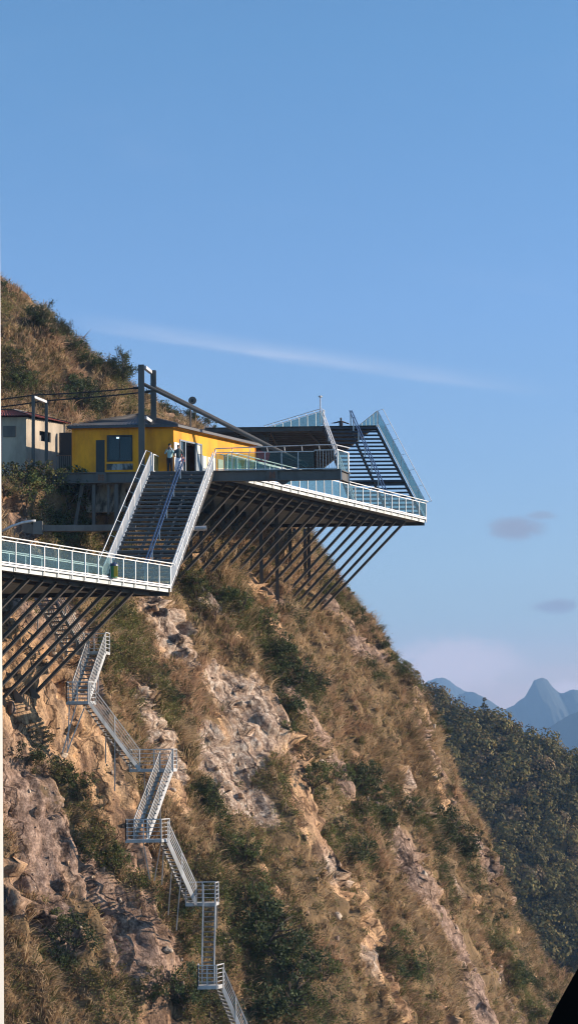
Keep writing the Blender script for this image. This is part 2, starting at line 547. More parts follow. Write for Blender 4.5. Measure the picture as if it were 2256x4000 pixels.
def height(ang, r):
    """ang in degrees round the hill, r metres from its axis"""
    w = sstep(-30, -12, ang)
    z = np.interp(r, _rr, _TL) * (1 - w) + np.interp(r, _rr, _TN) * w
    rb = np.interp(ang, [-90, -60, -32, -18, -12, -5, 90], [70, 77.5, 77.5, 84, 85.5, 92, 92])
    sl = np.interp(ang, [-32, -12, -5], [1.6, 1.6, 2.2])
    return np.minimum(z, 16.6 + np.maximum(0, rb - r) * sl)


def displaced(ang, r):
    """arrays -> positions, path coordinates"""
    a = np.radians(ang)
    z = height(ang, r)
    e = 0.25
    dz = (height(ang, r + e) - height(ang, r - e)) / (2 * e)
    s = np.arctan(-dz)                             # slope
    nx, nz = np.sin(s), np.cos(s)
    A = a * 95.0
    Pp = r * 0.55 - z * 0.85                       # runs down the slope
    aw = A + 1.6 * fbm(A / 9, Pp / 16, 5, 3) + 0.5 * fbm(A / 2.5, Pp / 6, 6, 3)
    amp = np.clip(0.55 + 0.9 * fbm(A / 16, Pp / 22, 9, 2), 0.05, 1.2)
    fr = np.mod(aw / 4.3 + 0.25, 1.0)
    saw = (fr ** 1.2) * (1 - sstep(0.86, 1.0, fr)) * 1.35
    fr2 = np.mod(aw / 1.55 + 0.1 + 0.35 * fbm(A / 5, Pp / 5, 15, 2), 1.0)
    saw2 = fr2 * (1 - sstep(0.8, 1.0, fr2)) * 0.42
    d = 1.5 * fbm(A / 11, Pp / 15, 21, 2) + 0.75 * fbm(A / 3.6, Pp / 5.5, 22, 3) + amp * (saw + saw2 * np.clip(0.6 + fbm(A / 7, Pp / 7, 16, 2), 0, 1)) + 0.30 * fbm(A / 0.9, Pp / 1.4, 23, 4, 0.6)
    led = np.abs(fbm(A / 6, Pp / 2.4, 44, 3))
    d = d - 0.45 * np.exp(-(led / 0.10) ** 2)      # open joints across the slabs
    d = d - 1.35 - 0.45 * sstep(19, 30, z) - sstep(-22, -12, ang) * (.6 * sstep(91, 94, r) + .5 * sstep(97, 100, r) + .3 * sstep(102, 104, r) + .5 * sstep(104, 105.5, r))
    flat = sstep(15.2, 16.4, z) * (1 - sstep(16.7, 17.4, z)) * (ang < -14)       # keep the building terrace level
    d = d * (1 - 0.9 * flat)
    far = np.clip((r - 118) / 40, 0, 1)
    d = d * (1 + 2.2 * far)
    x = OC[0] + (r + d * nx) * np.cos(a)
    y = OC[1] + (r + d * nx) * np.sin(a)
    return np.stack([x, y, z + d * nz], -1), A, Pp


_ang = np.concatenate([np.arange(-110, -56, 1.5), np.arange(-56, 14, 0.135), np.arange(14, 75, 1.5)])
_rs = np.concatenate([np.arange(20, 48, 2.0), np.arange(48, 76, 0.45), np.arange(76, 112, 0.115), np.arange(112, 122, 0.6), np.arange(122, 200, 5), np.arange(200, 421, 20)])
GA, GR = np.meshgrid(_ang, _rs, indexing='ij')
GP, GAx, GPp = displaced(GA, GR)
NA, NR = GA.shape
_idx = np.arange(NA * NR).reshape(NA, NR)
_q = np.stack([_idx[:-1, :-1], _idx[1:, :-1], _idx[1:, 1:], _idx[:-1, 1:]], -1).reshape(-1, 4)
_q = _q[:, ::-1] if False else _q
VERT = GP.reshape(-1, 3)
bvh = BVHTree.FromPolygons([tuple(v) for v in VERT.tolist()], _q.tolist(), all_triangles=False)
# vertex normals by finite differences
_du = np.gradient(GP, axis=0); _dv = np.gradient(GP, axis=1)
GN = np.cross(_dv, _du); GN /= np.linalg.norm(GN, axis=-1, keepdims=True) + 1e-9
GN *= np.sign(GN[..., 2:3] + 1e-9)


def hit(px, py):
    d = ray(px, py).normalized()
    h = bvh.ray_cast(Vector((0, 0, 0)), d)
    return h[0]


def drop(x, y, z=80):
    h = bvh.ray_cast(Vector((x, y, z)), Vector((0, 0, -1)))
    return h[0]


def march(p, d, maxd=60):
    h = bvh.ray_cast(Vector(p), Vector(d).normalized(), maxd)
    return h[0]


# where rock lies bare, and of which kind: strokes along the face (kind, half width m, points seen from the viewpoint)
ROCK = [
    ('s', 2.0, [(40, 2480), (70, 2700), (90, 2900)]), ('s', 1.7, [(140, 2470), (190, 2700), (240, 2880)]), ('t', 1.2, [(250, 2400), (300, 2500)]),
    ('t', 1.0, [(330, 2780), (400, 2960)]), ('t', 1.0, [(270, 2720), (320, 2960)]), ('t', .8, [(100, 2800), (110, 3000)]),
    ('sp', 1.0, [(600, 2340), (645, 2440), (690, 2545)]), ('p', .6, [(690, 2380), (730, 2470)]),
    ('p', .8, [(560, 2740), (600, 2830), (640, 2990)]), ('t', .7, [(520, 2640), (570, 2750)]), ('p', .9, [(660, 2870), (690, 3000)]), ('t', .8, [(670, 3090), (690, 3160)]),
    ('p', 1.5, [(900, 2690), (1010, 2720), (1070, 2840)]), ('p', 1.3, [(1000, 2840), (960, 2960), (880, 3030)]), ('p', 1.4, [(890, 3050), (980, 3130)]), ('p', 1.0, [(820, 2880), (850, 2980)]), ('t', .45, [(855, 2700), (880, 2820), (890, 2930)]),
    ('t', 1.0, [(1090, 2760), (1150, 2900), (1200, 3050)]),
    ('sd', 1.5, [(280, 3340), (370, 3500), (460, 3680)]), ('sd', 1.3, [(380, 3450), (490, 3600), (530, 3780)]), ('s', .9, [(545, 3560), (570, 3700), (590, 3880), (620, 4000)]), ('t', .8, [(660, 3680), (680, 3850), (650, 3980)]),
    ('sd', 1.2, [(30, 3060), (90, 3200), (160, 3310), (180, 3400)]), ('t', .8, [(80, 2820), (100, 3020)]), ('t', .7, [(40, 3420), (50, 3520)]), ('d', .8, [(200, 3560), (270, 3640)]),
    ('s', .8, [(460, 3120), (500, 3250), (540, 3350)]), ('t', .7, [(410, 3080), (470, 3180)]),
    ('d', .75, [(1285, 2375), (1370, 2450), (1460, 2575)]), ('d', .7, [(1400, 2520), (1480, 2590)]), ('p', .6, [(1270, 2480), (1310, 2560)]), ('t', .7, [(1030, 2430), (1080, 2450)]), ('d', .5, [(1090, 2330), (1130, 2380)]),
    ('d', .9, [(1250, 2860), (1290, 2960), (1330, 3060)]), ('d', .9, [(1690, 2960), (1735, 3080)]), ('d', .6, [(1640, 2850), (1690, 2960)]), ('p', .7, [(1585, 3040), (1610, 3120)]),
    ('d', 1.2, [(1570, 3290), (1620, 3400), (1680, 3530)]), ('d', 1.2, [(1680, 3530), (1760, 3660), (1830, 3800)]), ('d', 1.1, [(1830, 3800), (1870, 3990)]),
    ('t', 1.2, [(1210, 3160), (1280, 3290), (1345, 3420)]), ('p', .8, [(1300, 3380), (1350, 3420)]), ('t', 1.0, [(1410, 3500), (1460, 3640), (1470, 3760)]), ('p', .6, [(1430, 3700), (1460, 3760)]),
    ('p', .9, [(790, 2290), (850, 2380)]), ('t', .8, [(1000, 2270), (1080, 2330)]), ('t', 1.1, [(60, 2030), (110, 2100)]), ('t', .6, [(980, 2060), (1010, 2110)]),
    ('p', .5, [(1760, 3430), (1790, 3480)]), ('d', .6, [(1870, 3300), (1930, 3420)]), ('t', .6, [(1540, 3920), (1580, 4000)]), ('d', .7, [(1130, 2700), (1180, 2760)]),
]
GREEN = [   # leafy scrub: (half width, shade 0 olive .. 1 dark green, points)
    (1.9, .25, [(480, 2400), (500, 2550), (560, 2700), (620, 2780)]), (1.2, .2, [(430, 2380), (450, 2620)]), (1.2, .35, [(740, 2270), (790, 2340)]), (1.8, .3, [(860, 2340), (950, 2400), (1010, 2500)]),
    (1.7, .9, [(1050, 2480), (1090, 2570), (1130, 2660), (1210, 2690)]), (.8, .5, [(1130, 2790), (1170, 2900)]), (1.3, .9, [(1340, 3040), (1430, 3060)]), (1.0, .75, [(1400, 3190), (1530, 3230)]),
    (1.7, .9, [(1690, 3200), (1780, 3300), (1850, 3420)]), (1.0, .8, [(780, 3100), (850, 3240)]), (1.2, .7, [(900, 3300), (1010, 3480)]), (3.0, .75, [(960, 3600), (1130, 3720), (1050, 3880), (1220, 3980)]),
    (1.5, .65, [(1530, 3760), (1640, 3840)]), (1.3, .5, [(150, 2960), (270, 3040)]), (1.2, .6, [(320, 3300), (420, 3350), (520, 3450), (600, 3560)]), (1.0, .7, [(170, 3700), (250, 3770)]), (1.6, .45, [(740, 3900), (850, 3960)]),
    (1.0, .4, [(500, 3850), (570, 3920)]), (2.2, .6, [(40, 1850), (130, 1890), (240, 1960)]), (1.6, .5, [(180, 2050), (320, 2110)]), (1.2, .8, [(1540, 3130), (1620, 3180)]), (1.0, .5, [(1300, 3270), (1420, 3350)]),
    (.9, .6, [(1200, 2990), (1230, 3090)]), (1.2, .6, [(1880, 3620), (1960, 3700)]), (1.3, .55, [(2010, 3820), (2080, 3930)]), (1.0, .5, [(700, 3560), (760, 3700)]), (1.4, .5, [(840, 3450), (900, 3700)]),
    (1.4, .8, [(60, 1480), (40, 1500)]), (1.5, .85, [(300, 1530), (340, 1560)]), (1.2, .4, [(1290, 2300), (1350, 2380)]), (1.0, .4, [(1540, 2600), (1640, 2700)]), (1.1, .45, [(1700, 2720), (1730, 2860)]),
]


def stroke_field(pts3, half, X):
    best = np.full(len(X), 1e9)
    for a, b in zip(pts3[:-1], pts3[1:]):
        a = np.array(a); b = np.array(b); ab = b - a
        t = np.clip(((X - a) @ ab) / (ab @ ab + 1e-9), 0, 1)
        d = np.linalg.norm(X - (a + t[:, None] * ab), axis=1)
        best = np.minimum(best, d)
    return best / half


A1, P1_ = GAx.ravel(), GPp.ravel()
wobble = 0.75 * fbm(A1 / 1.6, P1_ / 2.6, 71, 4, 0.6)
mk_rock = np.zeros(len(VERT)); mk_pale = np.zeros(len(VERT)); mk_dark = np.zeros(len(VERT)); mk_slab = np.zeros(len(VERT))
for kind, hw, pts in ROCK:
    p3 = [hit(*p) for p in pts]
    p3 = [p for p in p3 if p is not None]
    if len(p3) < 2: continue
    f = np.clip(1.6 - stroke_field(p3, hw * (1.12 if 'p' in kind else 1.3), VERT) + wobble, 0, 1)
    mk_rock = np.maximum(mk_rock, f)
    if 's' in kind or 'p' in kind: mk_slab = np.maximum(mk_slab, f * (1 if 's' in kind else .7))
    if 'p' in kind: mk_pale = np.maximum(mk_pale, f)
    if 'd' in kind: mk_dark = np.maximum(mk_dark, f)
mk_green = np.zeros(len(VERT)); mk_shade = np.zeros(len(VERT))
for hw, sh, pts in GREEN:
    p3 = [hit(*p) for p in pts]
    p3 = [p for p in p3 if p is not None]
    if len(p3) < 2: continue
    f = np.clip(1.4 - stroke_field(p3, hw, VERT) + 0.9 * wobble, 0, 1)
    mk_shade = np.where(f > mk_green, sh, mk_shade)
    mk_green = np.maximum(mk_green, f)
# natural scatter of further outcrops and scrub between the big ones
nat = fbm(A1 / 3.2, P1_ / 8.0, 81, 4, 0.6)
steep = np.clip(GN.reshape(-1, 3)[:, 2], 0, 1)
mk_rock = np.maximum(mk_rock, sstep(0.36, 0.52, nat + 0.35 * (0.45 - steep)) * 0.85 * (mk_green < 0.3))
mk_dark = np.maximum(mk_dark, 0.8 * sstep(0.1, 0.3, fbm(A1 / 5, P1_ / 8, 83, 3)) * (mk_pale < 0.2))
nat2 = fbm(A1 / 4.0, P1_ / 7.0, 91, 4, 0.6)
g2 = sstep(0.08, 0.42, nat2) * 0.8
mk_shade = np.where(g2 > mk_green, np.clip(0.45 + 1.2 * fbm(A1 / 8, P1_ / 8, 93, 2), 0, 1), mk_shade)
mk_green = np.maximum(mk_green, g2) * (1 - 0.9 * np.clip(mk_rock * 1.3, 0, 1) * (mk_rock > mk_green))
mk_rock = np.clip(mk_rock - 0.25 * (mk_green > mk_rock), 0, 1)
# bare rock is rougher and more broken than the soil beside it
wx_ = .35 * fbm(A1 / 1.3, P1_ / 2.0, 175, 3); wy_ = .35 * fbm(A1 / 1.1 + 9, P1_ / 1.7, 176, 3)
fa1, je1 = facets(A1 / 1.9 + wx_, P1_ / 5.2 + wy_, 181, .75)
fa2, je2 = facets(A1 / .75 + wx_ * 1.5, P1_ / 1.7 + wy_ * 1.5, 191, .6)
fa3, je3 = facets(A1 / .33 + wy_ * 2, P1_ / .55 + wx_ * 2, 197, .5)
blk = np.clip(.45 + 1.3 * fbm(A1 / 4, P1_ / 6, 177, 2), 0.12, 1.1)        # smooth slabs here, blocky there
rdisp = .62 * fa1 + blk * (.22 * fa2 + .09 * fa3) - .30 * np.exp(-(je1 / .06) ** 2) - .14 * blk * np.exp(-(je2 / .07) ** 2)
rdisp = rdisp - .30 * fbm(A1 / 0.9, P1_ / 1.4, 23, 4, 0.6) - .45 * fbm(A1 / 3.6, P1_ / 5.5, 22, 3)      # flat faces, not rounded lumps
rdisp = rdisp * (1 - .62 * mk_slab) + mk_slab * (.30 * facets(A1 / 2.6 + .5 * wx_, P1_ / 13 + .5 * wy_, 199, .9)[0] - .25 * np.exp(-(np.abs(fbm(A1 / 1.5, P1_ / 12, 178, 2)) / .035) ** 2))
VERT = VERT + GN.reshape(-1, 3) * (np.clip(mk_rock * 1.5, 0, 1) * rdisp)[:, None]
GP = VERT.reshape(GP.shape)
mk_slab = np.maximum(mk_slab, 0)
cols = np.stack([mk_rock, 0.72 * mk_pale, .85 * mk_dark], -1)
me = np_mesh('hillside', VERT, _q.ravel(), 4, M['cliff'], cols, np.stack([A1, P1_], -1), smooth=False)
hill = bpy.data.objects.new('hillside', me); COL.objects.link(hill)
tag(hill, kind='structure')
G_rock = mk_rock.reshape(NA, NR); G_green = mk_green.reshape(NA, NR); G_shade = mk_shade.reshape(NA, NR)

# ------------------------------------------------------------------ valley floor to the horizon, far ridge, mountains
b = MB(); b.quad((-30000, -30000, -153), (30000, -30000, -153), (30000, 30000, -153), (-30000, 30000, -153))
tag(b.build('ground', M['forest_floor']), kind='structure')

CREST_PX = [(1300, 2560), (1500, 2610), (1600, 2645), (1640, 2655), (1700, 2695), (1740, 2722), (1790, 2742), (1850, 2775), (1900, 2782), (1960, 2805), (2020, 2845), (2090, 2868), (2150, 2905), (2200, 2940), (2256, 2965), (2400, 3030), (2800, 3200)]
RY = 470.0
cr = np.array([P(px, py, RY)[:] for px, py in CREST_PX])
_x = np.arange(cr[0, 0] - 40, cr[-1, 0] + 40, 1.5)
_cz = np.interp(_x, cr[:, 0], cr[:, 2])
_y = np.concatenate([np.arange(300, 345, 5), np.arange(345, RY + 12, 1.5), np.arange(RY + 12, 720, 12)])
RX, RYY = np.meshgrid(_x, _y, indexing='ij')


def ridge_z(x, y):
    cz = np.interp(x, cr[:, 0], cr[:, 2])
    # spurs and gullies run down towards the viewpoint
    t = RY - y
    g = 5.0 * fbm(x / 22 + t * 0.012, t / 60, 203, 3) * np.clip(t / 25, 0, 1)
    rnd = np.sqrt(t * t + 36) - 6
    return cz - 3.2 - np.where(t > 0, 0.86 * rnd, 0.55 * rnd) + g + 1.2 * fbm(x / 7, y / 7, 204, 3) * np.clip(abs(t) / 10, 0.2, 1)


RZ = np.maximum(ridge_z(RX, RYY), -154)
n0, n1 = RX.shape
_i = np.arange(n0 * n1).reshape(n0, n1)
q = np.stack([_i[:-1, :-1], _i[1:, :-1], _i[1:, 1:], _i[:-1, 1:]], -1).reshape(-1)
rv = np.stack([RX, RYY, RZ], -1).reshape(-1, 3)
me = np_mesh('hill', rv, q, 4, M['forest_floor'], smooth=True)
o = bpy.data.objects.new('hill', me); COL.objects.link(o); tag(o, kind='structure')


def mountain(name, pts, Y, depth, seed, label):
    c = np.array([P(px, py, Y)[:] for px, py in pts])
    L = c[-1, 0] - c[0, 0]
    xs = np.linspace(c[0, 0] - 0.25 * L, c[-1, 0] + 0.4 * L, 220)
    cz = np.interp(xs, c[:, 0], c[:, 2])
    ts = np.linspace(-1, 1, 61)
    X, T = np.meshgrid(xs, ts, indexing='ij')
    Z0 = np.interp(X, c[:, 0], c[:, 2]) + 0.011 * L * fbm(X / (L * .035), T * 0, seed + 3, 5, .6)
    fall = np.abs(T)
    s = L / 6.0
    Z = Z0 - (Z0 + 153) * np.clip(fall * 1.05, 0, 1) ** 0.9
    Z += 0.34 * (Z0 + 153) * fbm(X / s + 0.4 * T, T * 2.5, seed, 4) * np.clip(fall * 3, 0, 1) * (1 - fall)
    Z = np.where(fall > 0.98, -155, Z)
    Y_ = Y + T * depth + 0.25 * depth * fbm(X / (s * 2), T * 0, seed + 7, 2) * 0.3
    n0, n1 = X.shape
    i = np.arange(n0 * n1).reshape(n0, n1)
    q = np.stack([i[:-1, :-1], i[1:, :-1], i[1:, 1:], i[:-1, 1:]], -1).reshape(-1)
    me = np_mesh(name, np.stack([X, Y_, Z], -1).reshape(-1, 3), q, 4, M['mountain'], smooth=True)
    o = bpy.data.objects.new(name, me); COL.objects.link(o); tag(o, label=label, kind='structure')


mountain('mountain', [(1840, 2960), (1900, 2830), (1965, 2772), (2000, 2752), (2040, 2725), (2062, 2690), (2078, 2662), (2098, 2652), (2120, 2645), (2138, 2652), (2160, 2675), (2180, 2695), (2199, 2710), (2216, 2700), (2240, 2694), (2280, 2690), (2340, 2730), (2480, 2840)], 5600, 1100, 301, 'steep blue peak with a rounded shoulder above the valley')
mountain('mountain', [(1720, 2790), (1775, 2740), (1800, 2712), (1822, 2703), (1840, 2702), (1862, 2712), (1890, 2730), (1930, 2752), (1985, 2785), (2100, 2850)], 6000, 900, 331, 'small blue hump left of the saddle')
mountain('mountain', [(1560, 2760), (1640, 2690), (1665, 2664), (1690, 2654), (1720, 2648), (1738, 2650), (1765, 2668), (1800, 2694), (1840, 2712), (1900, 2760), (2000, 2830)], 6800, 900, 361, 'faintest and farthest blue mountain')
mountain('mountain', [(1900, 3050), (2050, 2920), (2150, 2835), (2220, 2790), (2300, 2760), (2450, 2740)], 4300, 800, 391, 'nearer blue shoulder below the peak')

# ------------------------------------------------------------------ air
b = MB(); b.box((-6000, -300, -154), (6000, 7900, 420))
hz = b.build('haze', None)
hz.data.materials.clear()
hm = bpy.data.materials.new('haze_air'); hm.use_nodes = True
nt = hm.node_tree; nt.nodes.clear()
out = N(nt, 'ShaderNodeOutputMaterial'); pv = N(nt, 'ShaderNodeVolumePrincipled')
pv.inputs['Color'].default_value = (0.36, 0.62, 1.0, 1); pv.inputs['Density'].default_value = 1.4e-4; pv.inputs['Anisotropy'].default_value = 0.0
nt.links.new(pv.outputs[0], out.inputs['Volume'])
hz.data.materials.append(hm)
tag(hz, kind='stuff')
# ------------------------------------------------------------------ sun and sky
SUN_EL, SUN_AZ = R(16.5), R(4)          # azimuth measured from +X towards +Y
sv = Vector((math.cos(SUN_EL) * math.cos(SUN_AZ), math.cos(SUN_EL) * math.sin(SUN_AZ), math.sin(SUN_EL)))
sl = bpy.data.lights.new('sun', 'SUN'); sl.energy = 5.0; sl.angle = R(0.5); sl.color = (1.0, 0.85, 0.68)
so = bpy.data.objects.new('sun', sl); COL.objects.link(so)
so.rotation_euler = (-sv).to_track_quat('-Z', 'Y').to_euler()
so.location = (60, 0, 80)

w = bpy.data.worlds.new('World'); SC.world = w; w.use_nodes = True
nt = w.node_tree; nt.nodes.clear()
out = N(nt, 'ShaderNodeOutputWorld'); bg = N(nt, 'ShaderNodeBackground')
sky = N(nt, 'ShaderNodeTexSky'); sky.sky_type = 'NISHITA'; sky.sun_disc = False
sky.sun_elevation = SUN_EL; sky.sun_rotation = R(90) - SUN_AZ
sky.altitude = 1600; sky.air_density = 1.0; sky.dust_density = 0.6; sky.ozone_density = 1.6
geo = N(nt, 'ShaderNodeTexCoord')
sx = N(nt, 'ShaderNodeSeparateXYZ'); nt.links.new(geo.outputs['Generated'], sx.inputs[0])


def mth(op, a, b=None, c=None, clamp=False):
    n = N(nt, 'ShaderNodeMath'); n.operation = op; n.use_clamp = clamp
    for k, v in enumerate((a, b, c)):
        if v is None: continue
        if isinstance(v, (int, float)): n.inputs[k].default_value = v
        else: nt.links.new(v, n.inputs[k])
    return n.outputs[0]


yy = mth('MAXIMUM', sx.outputs[1], 0.05)
cu = mth('DIVIDE', sx.outputs[0], yy); cv = mth('DIVIDE', sx.outputs[2], yy)


def cvec(u, v):
    n = N(nt, 'ShaderNodeCombineXYZ')
    for k, q in enumerate((u, v)):
        if isinstance(q, (int, float)): n.inputs[k].default_value = q
        else: nt.links.new(q, n.inputs[k])
    return n.outputs[0]


def uvof(px, py):
    d = ray(px, py); return d.x / d.y, d.z / d.y


def smooth(x, a, b):
    n = N(nt, 'ShaderNodeMapRange'); n.interpolation_type = 'SMOOTHSTEP'
    nt.links.new(x, n.inputs['Value']); n.inputs['From Min'].default_value = a; n.inputs['From Max'].default_value = b
    return n.outputs[0]


def smooth_lin(x, a, b):
    n = N(nt, 'ShaderNodeMapRange'); nt.links.new(x, n.inputs['Value']); n.inputs['From Min'].default_value = a; n.inputs['From Max'].default_value = b
    return n.outputs[0]


# high streak of cirrus
u0, v0 = uvof(250, 1255); u1, v1 = uvof(2200, 1540)
L = math.hypot(u1 - u0, v1 - v0); ex, ey = (u1 - u0) / L, (v1 - v0) / L
du = mth('SUBTRACT', cu, u0); dv = mth('SUBTRACT', cv, v0)
al = mth('ADD', mth('MULTIPLY', du, ex), mth('MULTIPLY', dv, ey))
ac = mth('SUBTRACT', mth('MULTIPLY', dv, ex), mth('MULTIPLY', du, ey))
nz = noise(nt, cvec(mth('MULTIPLY', al, 14), mth('MULTIPLY', ac, 160)), 1.0, 5, 0.6, 0.5)
acw = mth('ADD', mth('ADD', ac, mth('MULTIPLY', mth('SUBTRACT', nz, 0.5), 0.004)), mth('MULTIPLY', mth('MULTIPLY', mth('SUBTRACT', al, 0.0), mth('SUBTRACT', al, L)), -0.10))
hi = mth('SUBTRACT', 1.0, smooth(acw, -0.001, 0.009), clamp=True)
lo = smooth(acw, -0.004, 0.001)
ends = mth('MULTIPLY', smooth(al, -0.01, 0.05), mth('SUBTRACT', 1.0, smooth(al, L * 0.55, L * 1.05), clamp=True))
cir = mth('MULTIPLY', mth('MULTIPLY', mth('MULTIPLY', hi, lo), ends), mth('MULTIPLY_ADD', nz, 0.62, -0.07))
# broad faint veil across the upper sky
veil = noise(nt, cvec(mth('MULTIPLY', al, 5), mth('MULTIPLY', ac, 14)), 1.0, 5, 0.6, 0.3)
veil = mth('MULTIPLY', smooth(veil, 0.5, 0.85), 0.06)


def puff(px, py, rx, ry, seed, lo_, hi_):
    u, v = uvof(px, py)
    a = mth('DIVIDE', mth('SUBTRACT', cu, u), rx / FPX); c = mth('DIVIDE', mth('SUBTRACT', cv, v), ry / FPX)
    r2 = mth('ADD', mth('MULTIPLY', a, a), mth('MULTIPLY', c, c))
    fo = mth('SUBTRACT', 1.0, smooth(r2, 0.0, 1.0), clamp=True)
    n = noise(nt, cvec(mth('ADD', mth('MULTIPLY', cu, 90), seed), mth('MULTIPLY', cv, 190)), 1.0, 7, 0.62, 0.3)
    return mth('MULTIPLY', fo, smooth(mth('ADD', n, mth('MULTIPLY', fo, 0.22)), lo_, hi_))


grey = mth('MAXIMUM', puff(2010, 2065, 150, 62, 3, 0.46, 0.66), mth('MAXIMUM', mth('MULTIPLY', puff(2110, 2015, 80, 26, 9, 0.44, 0.66), 0.7), puff(2170, 2368, 120, 42, 15, 0.44, 0.66)))
bank = mth('MAXIMUM', puff(1780, 2590, 330, 130, 21, 0.44, 0.62), mth('MAXIMUM', puff(1650, 2640, 90, 60, 27, 0.50, 0.76), puff(2220, 2690, 90, 45, 33, 0.42, 0.62)))
# thin layer of warm cloud low over the horizon
low = mth('MULTIPLY', smooth(cv, 0.068, 0.020), smooth(cv, -0.02, 0.01))
strat = noise(nt, cvec(mth('MULTIPLY', cu, 7), mth('MULTIPLY', cv, 85)), 1.0, 5, 0.55, 0.3)
low = mth('MULTIPLY', low, mth('MULTIPLY_ADD', strat, 1.1, 0.3), clamp=True)

c0 = mixc(nt, 1.0, sky.outputs[0], ramp(nt, smooth_lin(cv, 0.0, 0.4), [(0.05, (.66, .54, .60)), (.23, (.72, .74, .84)), (.55, (.74, .90, 1.11)), (.9, (.69, .985, 1.156))]), 'MULTIPLY')
c1 = mixc(nt, veil, c0, (4.5, 4.8, 6.0))
c2 = mixc(nt, cir, c1, (4.9, 4.9, 5.5))
c3 = mixc(nt, low, c2, (5.2, 3.7, 3.6))
c4 = mixc(nt, mth('MULTIPLY', grey, 0.9), c3, (1.9, 1.95, 2.5))
c5 = mixc(nt, mth('MULTIPLY', bank, 0.85), c4, (5.6, 4.4, 4.5))
nt.links.new(c5, bg.inputs[0]); bg.inputs[1].default_value = 0.098
nt.links.new(bg.outputs[0], out.inputs[0])

vs = SC.view_settings; vs.view_transform = 'Standard'; vs.look = 'None'; vs.gamma = 1; vs.exposure = 0.85
SC.view_settings.use_curve_mapping = False
SC.cycles.use_denoising = True; SC.cycles.denoiser = 'OPENIMAGEDENOISE'; SC.cycles.denoising_prefilter = 'ACCURATE'; SC.cycles.denoising_input_passes = 'RGB_ALBEDO_NORMAL'; SC.cycles.filter_width = 1.1; SC.cycles.sample_clamp_indirect = 6
SC.cycles.max_bounces = 8; SC.cycles.transparent_max_bounces = 24
SC.cycles.volume_bounces = 0
SC.cycles.caustics_reflective = False; SC.cycles.caustics_refractive = False
# ------------------------------------------------------------------ the cliff walk: levels and corners
T1 = P(666, 2290, 114.0); Z1 = T1.z
Z2 = P(835, 1838, 125.0).z
T2 = PZ(1662, 2024, Z2)
N1 = PZ(62, 2206, Z1); D1 = (N1 - T1); D1.z = 0; D1.normalize()
N2 = PZ(1000, 1870, Z2); D2 = (N2 - T2); D2.z = 0; D2.normalize()
UP = Vector((0, 0, 1))
X = Vector((1, 0, 0))


def outn(d):
    """horizontal normal of direction d that points to the right of the photograph"""
    n = Vector((d.y, -d.x, 0)).normalized()
    return n if n.x > 0 else -n


def railing(root, A, B, n, out, h=1.12, below=0.32, infill='glass', mat='white', hand=True, gap=0.0, name='railing', bars=5, handoff=(0.2, 0.13), w=0.055, first=True, last=True):
    """railing from A to B (points on the deck edge): n bays; rails, posts, panels"""
    A = Vector(A); B = Vector(B); out = Vector(out)
    rl = MB()
    rl.bar(A + UP * h, B + UP * h, w, 0.05)
    if infill != 'rails': rl.bar(A + UP * 0.05, B + UP * 0.05, w * 0.9, 0.06)
    else:
        for k in range(1, bars): rl.bar(A + UP * (h * k / bars), B + UP * (h * k / bars), w * 0.55, w * 0.55)
    if infill == 'bars':
        m = int((B - A).length / 0.155)
        for k in range(1, m):
            p = A.lerp(B, k / m); rl.bar(p + UP * 0.09, p + UP * h, 0.028, 0.028, up=out)
    part = rl.build(name, M[mat], root)
    for k in range(n + 1):
        if (k == 0 and not first) or (k == n and not last): continue
        p = A.lerp(B, k / n)
        MB().bar(p - UP * below, p + UP * h, w * 1.05, w * 1.05, up=out).build('post', M[mat], part)
        if k < n and infill == 'glass':
            q0 = A.lerp(B, (k + 0.035) / n) + out * -0.0; q1 = A.lerp(B, (k + 0.965) / n)
            c0 = (q0 + q1) / 2
            g = MB()
            g.v = [q0 + UP * 0.13, q1 + UP * 0.13, q1 + UP * (h - 0.06), q0 + UP * (h - 0.06)]
            g.f = [(0, 1, 2, 3)]
            t = out * 0.012
            g.v += [v - t for v in g.v[:4]]
            g.f += [(7, 6, 5, 4), (0, 4, 5, 1), (1, 5, 6, 2), (2, 6, 7, 3), (3, 7, 4, 0)]
            g.build('glass_panel', M['glass'], part)
    if hand:
        o = out * handoff[0] + UP * handoff[1]
        hm = MB().tube([A + UP * h + o, B + UP * h + o], 0.032, 6)
        for k in range(0, n + 1):
            p = A.lerp(B, k / n) + UP * h
            hm.bar(p, p + o, 0.03, 0.03)
        hm.build('handrail', M[mat], part)
    return part


# ------------------------------------------------------------------ lower glass walkway
A1_ = T1 + D1 * 27.0
W1 = thing('glass_walkway', Vector((T1.x - 6, T1.y - 6, Z1)), 'lower cantilevered walkway with white glass railing, propped by slanting struts at left', 'walkway', 'cantilevered glass walkways')
backL = Vector((A1_.x - 4.5, T1.y + 0.35, Z1))
poly1 = [T1 + Vector((0, 0.35, 0)), T1, A1_, Vector((A1_.x - 4.5, A1_.y, Z1)), backL]
MB().prism(poly1, Z1 - 0.10, Z1 - 0.02).build('deck', M['plank'], W1)
jm = MB()
y = T1.y - 0.1
k = 0
while y > A1_.y + 0.4:
    s = (y - T1.y) / D1.y
    xr = T1.x + D1.x * s - 0.45
    jm.bar((xr, y, Z1 - 0.20), (A1_.x - 3.0, y, Z1 - 0.20), 0.11, 0.18)
    y -= 0.62
jm.build('joists', M['deck_under'], W1)
em = MB()
em.bar(T1 - UP * 0.07, A1_ - UP * 0.07, 0.12, 0.09)
em.build('edge_beam', M['galv'], W1)
MB().bar(T1 - UP * 0.23 - outn(D1) * .12 + D1 * .1, A1_ - UP * 0.23 - outn(D1) * .12, 0.08, 0.22).build('edge_channel', M['deck_under'], W1)
